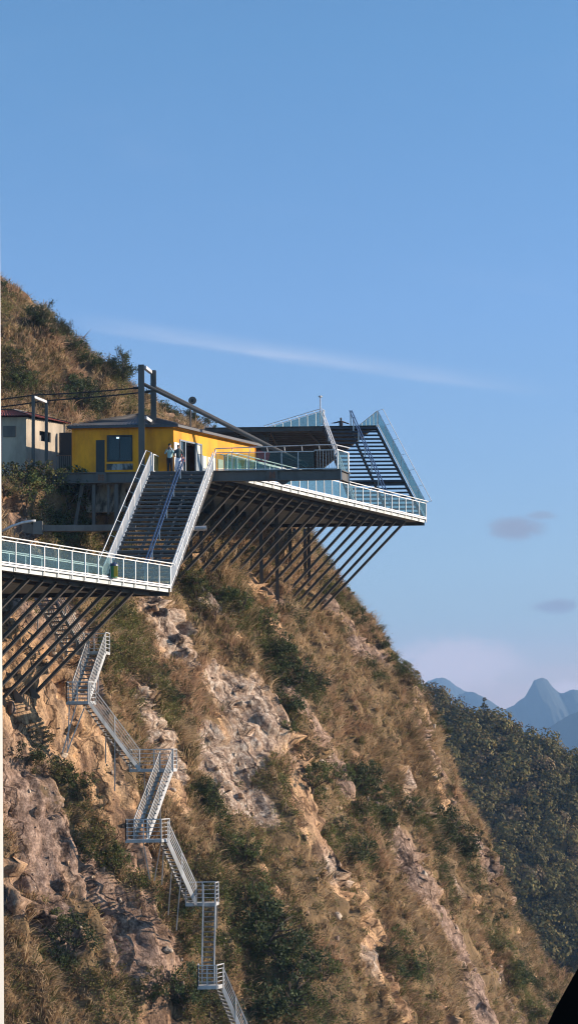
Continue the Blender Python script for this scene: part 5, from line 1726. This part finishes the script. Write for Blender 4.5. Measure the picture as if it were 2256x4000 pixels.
UNIQUE = [  # kind, px, py (foot), scale, label
    ('dark', 1095, 2560, 1.2, 'big dark shrub in deep shade under a small grey overhang, below the upper struts'),
    ('dark', 1140, 2680, 1.55, 'largest dark green shrub, directly above and right of the pale lichened rock'),
    ('dark', 1225, 2690, 1.25, 'grey-green shrub touching the right side of the largest dark shrub'),
    ('green', 765, 2340, 1.2, 'bright green bush at the right foot of the wide stair railing'),
    ('dark', 1395, 3085, 1.35, 'round dark bush alone in golden grass on the right slope'),
    ('dark', 1725, 3280, 1.6, 'broad dark green bush near the right edge of the near slope'),
    ('dark', 1500, 3235, 1.1, 'low twiggy dark bush under the round bush in golden grass'),
    ('dark', 1010, 3700, 1.9, 'tall dark branchy shrub at the bottom, just right of the ladder-like flight'),
    ('dark', 1140, 3800, 1.9, 'wide dark shrub at the bottom centre of the cliff'),
    ('dark', 1080, 3960, 2.0, 'darkest shrub touching the bottom edge right of the lowest flight'),
    ('green', 1590, 3840, 1.5, 'green bush with a dark hollow on its left, at lower right'),
    ('olive', 760, 3960, 1.35, 'leafy olive bush directly under the lowest landing'),
    ('green', 440, 3400, 1.15, 'green bush on the grass ledge left of the fourth landing'),
    ('dark', 190, 3760, 1.0, 'small dark bush in dry grass at lower left'),
    ('dark', 815, 3160, 1.1, 'dark bush right of the third landing'),
    ('olive', 850, 2420, 1.3, 'grey-olive bush on the pinkish rock below the left struts'),
    ('green', 60, 1520, 1.3, 'bright green bush above the red roof'),
    ('dark', 320, 1590, 1.6, 'dark bush standing alone behind the two black cables'),
    ('spiky', 478, 1478, 1.15, 'dark evergreen on the skyline just left of the tall grey portal'),
    ('spiky', 240, 1330, 1.0, 'upright dark evergreen highest on the skyline right of the twin wires'),
    ('spiky', 165, 1280, 1.0, 'dark evergreen under the lower end of the twin wires'),
    ('spiky', 752, 1640, 0.7, 'dark ivy-like evergreen under the grey loudspeaker'),
    ('olive', 20, 1180, 1.1, 'brownish bush at the top left end of the skyline'),
    ('olive', 60, 1850, 2.3, 'large bush hiding the foot of the grey house at the left edge'),
    ('olive', 140, 1850, 2.2, 'tall leafy bush before the slim portal columns'),
    ('green', 205, 1880, 1.6, 'bush at the left end of the beam under the yellow house'),
    ('dark', 270, 1960, 1.6, 'dark bush beside the slanted column under the yellow house'),
    ('green', 100, 1970, 1.9, 'broad bush below the grey house, above the bent pipe'),
    ('dark', 420, 2020, 1.1, 'dark bush at the foot of the peeling concrete wall'),
    ('green', 1120, 2860, .9, 'narrow green bush running down the edge of the lichened rock'),
]
for kind, px, py, s, lb in UNIQUE:
    h = at_px(px, py)
    if h is None: continue
    plant(kind, h, s * .92, lb, 'shrubs of the mountainside', cat='tree' if kind == 'spiky' else 'shrub', name='evergreen_tree' if kind == 'spiky' else 'shrub')
for px, s_, kd, lb in ((35, 1.7, 'olive', 'leftmost of the tall bushes in front of the grey house'), (78, 1.5, 'brown', 'brownish bush in front of the shaded wall of the grey house'), (118, 1.75, 'olive', 'bush hiding the foot of the first slim portal column'),
                       (160, 1.45, 'green', 'bush between the two slim portal columns'), (205, 1.35, 'olive', 'bush under the sunlit corner of the grey house wall'), (245, 1.0, 'green', 'low bush by the short bar fence')):
    p = P(px, 1850, 124.6 + .004 * px)
    f = drop(p.x, p.y, Z2 - .6)
    if f is not None: plant(kd, f, s_, lb, 'shrubs of the mountainside')
cnt = {}
for hw, sh, pts in GREEN:
    p3 = [hit(*p) for p in pts]
    p3 = [p for p in p3 if p is not None]
    if not p3: continue
    m = 3 if hw < 1.3 else (5 if hw < 2.5 else 9)
    for k in range(m):
        t = rng.random() * (len(p3) - 1) if len(p3) > 1 else 0
        i = min(int(t), max(len(p3) - 2, 0)); q = p3[i].lerp(p3[min(i + 1, len(p3) - 1)], t - i) if len(p3) > 1 else p3[0]
        q = q + Vector((rng.normal() * hw * .45, rng.normal() * hw * .3, rng.normal() * hw * .4))
        x_, y_ = projpx(q)
        h = hit(x_, y_)
        if h is None: continue
        if inpoly(poly2, np.array(h.x), np.array(h.y)) and h.z > Z2 - 1.6: continue
        kind = rng.choice(['dark', 'green'] if sh > .65 else (['green', 'olive', 'dark'] if sh > .4 else ['olive', 'green', 'olive', 'brown']))
        z_ = zone(x_, y_)
        plant(kind, h, .65 + .6 * rng.random(), VOL[kind] + ' ' + z_, 'shrubs ' + z_)
sden = np.clip(green_ - .15, 0, 1) + .06 + .4 * np.clip(fbm(Ac / 5, Pc / 5, 161, 3) - .15, 0, 1)
sden *= np.clip(1 - 1.4 * np.clip(rock_ - .2, 0, 1), 0, 1)
qp, qn, qk = sample(sden * (py_ < 4050), 130, rng)
for p, k in zip(qp, qk):
    if inpoly(poly2, p[0], p[1]) and p[2] > Z2 - 1.6: continue
    x_, y_ = projpx(p)
    s_k = shade_.ravel()[k]; g_k = green_.ravel()[k]
    kind = rng.choice(['dark', 'green', 'dark']) if s_k > .6 and g_k > .3 else rng.choice(['olive', 'green', 'brown', 'olive', 'dark'])
    z_ = zone(x_, y_)
    plant(kind, p, .35 + .45 * rng.random(), VOL[kind] + ' ' + z_, 'shrubs ' + z_)
# skyline fringe
SKY_PX = [(10, 1150), (60, 1185), (100, 1225), (130, 1262), (200, 1300), (270, 1345), (300, 1370), (340, 1392), (370, 1420), (560, 1560), (630, 1585), (665, 1608), (700, 1625), (790, 1650), (820, 1658), (1290, 2215), (1325, 2270), (1350, 2330), (1375, 2400), (1395, 2425), (1440, 2470), (1480, 2520), (1520, 2570), (1570, 2620), (1610, 2665), (1660, 2710), (1700, 2760), (1735, 2820)]
for px, py in SKY_PX:
    h = at_px(px + rng.normal() * 6, py + 12)
    if h is None: continue
    kind = rng.choice(['brown', 'olive', 'dark', 'brown']) if py < 1700 else rng.choice(['olive', 'green', 'dark', 'brown'])
    z_ = zone(px, py)
    plant(kind, h, (.65 + .55 * rng.random()) if py < 1460 else (.5 + .45 * rng.random()), VOL[kind] + (' on the upper left skyline' if py < 1700 else ' on the skyline of the right slope'), 'skyline shrubs')


def bare(seed, H):
    rng = np.random.default_rng(seed); mb = MB()

    def grow(p, d, L, r, lv):
        pts = [p.copy()]
        for s in range(3):
            p = p + d * L / 3; d = (d + Vector(rng.normal(size=3) * .18) + Vector((0, 0, .06))).normalized(); pts.append(p.copy())
        mb.tube(pts, [r, r * .85, r * .7, r * .5], 5, cap=False)
        if lv > 0:
            for k in range(3 if lv > 1 else 4):
                e_ = (d + Vector(rng.normal(size=3) * .55)).normalized(); grow(pts[rng.integers(1, 4)], e_, L * .68, r * .52, lv - 1)
    grow(Vector((0, 0, -.3)), Vector((.1, 0, 1)), H * .5, .035 * H / 2, 3)
    return mb


for px, py, H, lb in ((712, 1640, 2.6, 'leafless tree on the skyline left of the loudspeaker'), (1432, 2510, 2.4, 'leafless twiggy bush on the skyline below the last strut'), (1470, 2560, 1.5, 'smaller leafless bush lower on the same right skyline')):
    h = at_px(px, py)
    if h is None: continue
    mb = bare(int(px), H)
    for i in range(len(mb.v)): mb.v[i] = mb.v[i] + h
    solo(mb, 'bare_tree', M['bark'], lb, 'tree')

# --- forest on the far ridge
rng = np.random.default_rng(77)


def crown(rng, r, h, n, pal, conic=False):
    C = []; Nf = []
    m = max(5, n // 22)
    for k in range(m):
        ph = rng.random(); th = rng.random() * 6.283
        rad_ = r * (math.sqrt(max(0.05, 1 - (2 * ph - .9) ** 2 * .8)) if not conic else (1.02 - ph))
        c = np.array([rad_ * .75 * math.cos(th), rad_ * .75 * math.sin(th), h * (.15 + .8 * ph)])
        o_ = unit(rng.normal(size=(22, 3)) + np.array([0, 0, .35]))
        C.append(c + o_ * r * (.34 if not conic else .2) * (.75 + .35 * rng.random((22, 1)))); Nf.append(o_ + .8 * unit(c - np.array([0, 0, h * .3])))
    C = np.concatenate(C); Nf = np.concatenate(Nf)
    cl = pick(pal, rng, len(C)) * np.repeat(.75 + .5 * rng.random(m), 22)[:, None]
    return C, cl, Nf


PF = [(0.0857, 0.0723, 0.0235), (0.1169, 0.0909, 0.0282), (0.0623, 0.0558, 0.0204), (0.148, 0.095, 0.0314)]
PFB = [(0.155, 0.0994, 0.0561), (0.2027, 0.1242, 0.0663), (0.1192, 0.0907, 0.0459)]
xs_, ys_ = [], []
CC, LL, SS, FN = [], [], [], []
TR_ = MB()
n_try = 0
pts_ = []
while len(pts_) < 1100 and n_try < 30000:
    n_try += 1
    x = rng.uniform(cr[2, 0] - 12, cr[-2, 0] + 22); y = RY + 3 - (rng.random() ** .9) * 118
    if any((x - a) ** 2 + (y - b_) ** 2 < 4.6 for a, b_ in pts_): continue
    pts_.append((x, y))
for x, y in pts_:
    z = float(ridge_z(np.array([x]), np.array([y]))[0])
    tan_ = fbm(np.array([x / 14]), np.array([y / 14]), 222, 3)[0]
    br = tan_ + .012 * (y - 440) - .010 * (x - 45) > .20 or rng.random() < .2
    r = rng.uniform(1.6, 4.2) if rng.random() < .8 else rng.uniform(3.6, 5.0); hh = r * rng.uniform(.9, 1.5)
    if br: r *= .8; hh *= .6
    C, cl, nf_ = crown(rng, r, hh, int(190 + 95 * r), PFB if br else PF)
    cl = cl * rng.uniform(.6, 1.45)
    CC.append(C + np.array([x, y, z])); FN.append(nf_); LL.append(cl); SS.append(np.full(len(C), .40 + .05 * r))
C = np.concatenate(CC); cl = np.concatenate(LL); S = np.concatenate(SS) * (.7 + .6 * rng.random(len(C)))
V, F = leaf_quads(C, S, rng, aspect=.85, face=np.concatenate(FN))
me = np_mesh('forest', V, F, 4, M['leaf'], np.repeat(cl, 4, 0))
o = bpy.data.objects.new('forest', me); COL.objects.link(o); tag(o, kind='stuff')
for px, py, r, h, con, lb in ((1892, 2790, 2.0, 7.0, True, 'small pointed conifer standing out on the far ridge'), (1792, 2752, 2.9, 5.2, False, 'round brown-green tree on the far ridge left of the conifer'),
                              (1712, 2712, 2.4, 4.6, False, 'dark tree at the left end of the far ridge'), (1990, 2822, 1.7, 5.6, True, 'dark feathery tree on the far ridge right of the conifer'), (2060, 2868, 2.4, 4.8, False, 'rounded dark tree furthest right on the far ridge crest')):
    p = P(px, py, RY - 2); p.z = float(ridge_z(np.array([p.x]), np.array([p.y]))[0])
    C, cl, nf_ = crown(rng, r, h, 330, PF if lb.find('brown') < 0 else PFB + PF, con)
    V, F = leaf_quads(C, np.full(len(C), .42), rng, aspect=.85, face=nf_)
    me = np_mesh('crown', V, F, 4, M['leaf'], np.repeat(cl, 4, 0))
    t = thing('ridge_tree', p, lb, 'tree')
    o = bpy.data.objects.new('crown', me); COL.objects.link(o); o.parent = t
    MB().tube([p - UP * 1.5, p + UP * h * .6], [.16, .06], 6).build('trunk', M['bark'], t)
# ------------------------------------------------------------------ people
def fuse(mb, vox, name, mat, parent):
    """melt overlapping closed shapes into one continuous skin"""
    org = ORG[parent.name] if parent is not None else Vector((0, 0, 0))
    me = bpy.data.meshes.new(name); me.from_pydata([tuple(v - org) for v in mb.v], [], mb.f)
    bm = bmesh.new(); bm.from_mesh(me); bmesh.ops.recalc_face_normals(bm, faces=bm.faces); bm.to_mesh(me); bm.free()
    o = bpy.data.objects.new(name, me); COL.objects.link(o)
    md = o.modifiers.new('r', 'REMESH'); md.mode = 'VOXEL'; md.voxel_size = vox; md.use_smooth_shade = True
    ms = o.modifiers.new('s', 'SMOOTH'); ms.iterations = 3; ms.factor = .5
    dg = bpy.context.evaluated_depsgraph_get()
    m2 = bpy.data.meshes.new_from_object(o.evaluated_get(dg))
    m2.name = name
    o.modifiers.clear(); o.data = m2
    m2.materials.clear(); m2.materials.append(mat)
    if parent is not None: o.parent = parent
    ORG[o.name] = org
    return o


def person(label, loc, yaw, Ht, arms, legs, top, bottom, skirt=False, hat=None, hairlong=False, lean=0.0, group=None):
    """arms: ((elbow, wrist) left, (elbow, wrist) right) in body axes, x to the person's left, y forward, z up, metres at 1.7 m height"""
    k = Ht / 1.7
    rot = Matrix.Rotation(yaw, 3, 'Z')
    loc = Vector(loc)
    root = thing('person', loc, label, 'person', group)

    def W(p): return loc + rot @ (Vector(p) * k)
    hipz = .92 + legs.get('dz', 0)
    ly = lean
    hip = (0, 0, hipz); chest = (0, ly * .5, hipz + .40); neck = (0, ly * .7, hipz + .56); head = (0, ly * .9 + .02, hipz + .68)
    sh = {s: (s * .19, ly * .6, hipz + .46) for s in (1, -1)}
    body = MB()

    def cap(mb, a, b_, ra, rb): mb.capsule(W(a), W(b_), ra * k, rb * k, 12, 4)
    cap(body, hip, chest, .135, .15); cap(body, chest, neck, .13, .06)
    cap(body, neck, (head[0], head[1] - .01, head[2] - .05), .055, .055)
    hc = W(head)
    body.ell(hc, .078 * k, .078 * k, .112 * k)
    body.ell(W((head[0], head[1] + .025, head[2] - .055)), .058 * k, .06 * k, .055 * k)     # jaw
    body.ell(W((head[0], head[1] + .092, head[2] - .015)), .014 * k, .018 * k, .024 * k, 8, 6)   # nose
    for s in (1, -1): body.ell(W((s * .08, head[1], head[2] - .005)), .012 * k, .022 * k, .032 * k, 8, 6)
    for s, (el, wr) in zip((1, -1), arms):
        cap(body, sh[s], el, .056, .042); cap(body, el, wr, .042, .030)
        d = (Vector(wr) - Vector(el)).normalized()
        w_ = Vector(wr); pe = d.cross(Vector((0, 0, 1)))
        if pe.length < .2: pe = d.cross(Vector((1, 0, 0)))
        pe.normalize(); bn = pe.cross(d).normalized()
        pc = w_ + d * .055
        cap(body, w_, pc, .032, .036)
        for i, (o_, L) in enumerate(((-.033, .075), (-.011, .088), (.011, .083), (.032, .066))):
            a = pc + d * .018 + pe * o_; m_ = a + d * L * .55 + bn * .004; t_ = m_ + (d + bn * .5).normalized() * L * .45
            cap(body, a, m_, .0105, .0095); cap(body, m_, t_, .0095, .008)
        a = w_ + d * .02 - pe * .028; m_ = a + (d * .7 - pe * .8).normalized() * .04; t_ = m_ + (d - pe * .25).normalized() * .03
        cap(body, a, m_, .012, .011); cap(body, m_, t_, .011, .009)
    for s, (kn, an) in zip((1, -1), (legs['L'], legs['R'])):
        cap(body, (s * .09, 0, hipz - .03), kn, .085, .058); cap(body, kn, an, .056, .04)
        cap(body, (an[0], an[1] - .03, an[2] - .045), (an[0], an[1] + .15, an[2] - .055), .038, .032)
    b_ = fuse(body, .0095 * k, 'body', M['skin'], root)
    # clothes as thin shells that follow the body
    sm_ = MB()
    cap(sm_, (0, 0, hipz - .02), chest, .150, .170); cap(sm_, chest, (0, ly * .66, hipz + .50), .16, .10)
    for s, (el, wr) in zip((1, -1), arms):
        e_ = Vector(el); wv = Vector(wr)
        cap(sm_, (sh[s][0] * .92, sh[s][1], sh[s][2] - .015), el, .066, .054); cap(sm_, el, e_.lerp(wv, .75), .054, .046)
    fuse(sm_, .013 * k, 'shirt', M[top], root)
    bt = MB()
    if skirt:
        n = 18
        rings = [(hipz + .05, .15, .125), (hipz - .15, .19, .16), (hipz - .45, .22, .20), (hipz - .80, .26, .25), (hipz - .815, .24, .23)]
        base = len(bt.v)
        for z_, a, c in rings:
            for i in range(n):
                t = 6.283 * i / n; fl = 1 + .09 * math.sin(5 * t + z_ * 3) * (hipz - z_)
                bt.v.append(W((a * math.cos(t) * fl, c * math.sin(t) * fl + (.05 if z_ < hipz - .3 else 0), z_)))
        for r_ in range(len(rings) - 1):
            for i in range(n):
                bt.f.append((base + r_ * n + i, base + r_ * n + (i + 1) % n, base + (r_ + 1) * n + (i + 1) % n, base + (r_ + 1) * n + i))
        bt.f.append(tuple(base + i for i in range(n))); bt.f.append(tuple(base + (len(rings) - 1) * n + i for i in range(n))[::-1])
        bt.build('skirt', M[bottom], root, smooth=True)
    else:
        cap(bt, (0, 0, hipz + .03), (0, 0, hipz - .06), .150, .145)
        for s, (kn, an) in zip((1, -1), (legs['L'], legs['R'])):
            cap(bt, (s * .09, 0, hipz - .04), kn, .105, .078); cap(bt, kn, an, .076, .062)
        fuse(bt, .014 * k, 'trousers', M[bottom], root)
    so = MB()
    for an in (legs['L'][1], legs['R'][1]):
        cap(so, (an[0], an[1] - .035, an[2] - .05), (an[0], an[1] + .16, an[2] - .062), .044, .038)
    fuse(so, .011 * k, 'shoes', M['dark_cloth'] if not skirt else M['white_cloth'], root)
    hm = MB()
    hm.ell(W((0, head[1] - .018, head[2] + .028)), .088 * k, .090 * k, .100 * k)
    hm.ell(W((0, head[1] - .05, head[2] - .02)), .080 * k, .055 * k, .090 * k)
    if hairlong: hm.ell(W((0, head[1] - .065, head[2] - .12)), .085 * k, .045 * k, .15 * k)
    fuse(hm, .012 * k, 'hair', M['hair'] if hat is None else M['hair'], root)
    if hat:
        ht = MB(); ht.ell(W((0, head[1], head[2] + .06)), .10 * k, .105 * k, .085 * k)
        ht.ell(W((0, head[1] + .06, head[2] + .035)), .09 * k, .11 * k, .018 * k)
        fuse(ht, .012 * k, 'cap', M[hat], root)
    return root, W, head


stand = {'L': ((.10, .02, .48), (.11, .0, .09)), 'R': ((-.10, .02, .48), (-.11, .0, .09))}
# man in the dark teal shirt one step below the stair head, coming down towards the viewpoint (yaw pi: facing -Y)
f1 = L1b.lerp(L1t, 25.4 / 26).lerp(R1b.lerp(R1t, 25.4 / 26), .46)
mp = P(697, 1838, f1.y); mp.z = f1.z + .03
r_, W_, hd = person('person in a dark teal shirt and long white skirt stepping onto the wide stair', mp, math.pi + .15, 1.66,
       (((.27, .06, 1.13), (.25, .22, .98)), ((-.29, .02, 1.12), (-.31, .16, .92))),
       {'L': ((.10, .14, .50), (.10, .10, .12)), 'R': ((-.09, .02, .47), (-.10, -.03, .09))}, 'teal_cloth', 'white_cloth', skirt=True, lean=.03)
sg_ = MB()
for s in (1, -1): sg_.ell(W_((s * .034, hd[1] + .085, hd[2] + .012)), .03, .012, .022, 10, 6)
sg_.bar(W_((-.075, hd[1] + .07, hd[2] + .016)), W_((.075, hd[1] + .07, hd[2] + .016)), .012, .012)
sg_.build('sunglasses', M['frame_black'], r_)
# second one behind, hands raised to the face with a phone
wp = P(664, 1836, 126.0); wp.z = Z2
r2, W2_, hd2 = person('person in pale blue behind the teal shirt, hands raised, in a dark cap', wp, math.pi - .1, 1.84,
       (((.25, .14, 1.16), (.09, .27, 1.36)), ((-.27, .12, 1.14), (-.12, .27, 1.33))), stand, 'cyan_cloth', 'dark_cloth', hat='hair', hairlong=True)
ph = MB(); c_ = W2_((0, .34, 1.40)); ph.bar(c_ - UP * .075, c_ + UP * .075, .08, .012, up=(0, 1, 0))
solo(ph, 'phone', M['frame_black'], 'dark phone held up by the person in pale blue', 'phone')
# child in red by the middle handrail
cp_ = P(709, 1836, 125.6); cp_.z = Z2
person('child in red clothes and red cap at the top of the middle handrail', cp_, math.pi + .3, 1.12,
       (((.27, .10, 1.12), (.20, .28, .98)), ((-.27, .10, 1.12), (-.22, .26, 1.0))), stand, 'red', 'dark_cloth', hat='red')
# figure with outstretched arms high on the top deck
tp_ = P(1331, 1660, YT + 6.2); tp_.z = Z3 - .03
person('person in dark clothes with both arms spread wide on the top deck', tp_, .25, 1.72,
       (((.46, .02, 1.28), (.70, .03, 1.21)), ((-.46, .02, 1.28), (-.70, .05, 1.25))), stand, 'dark_cloth', 'dark_cloth')
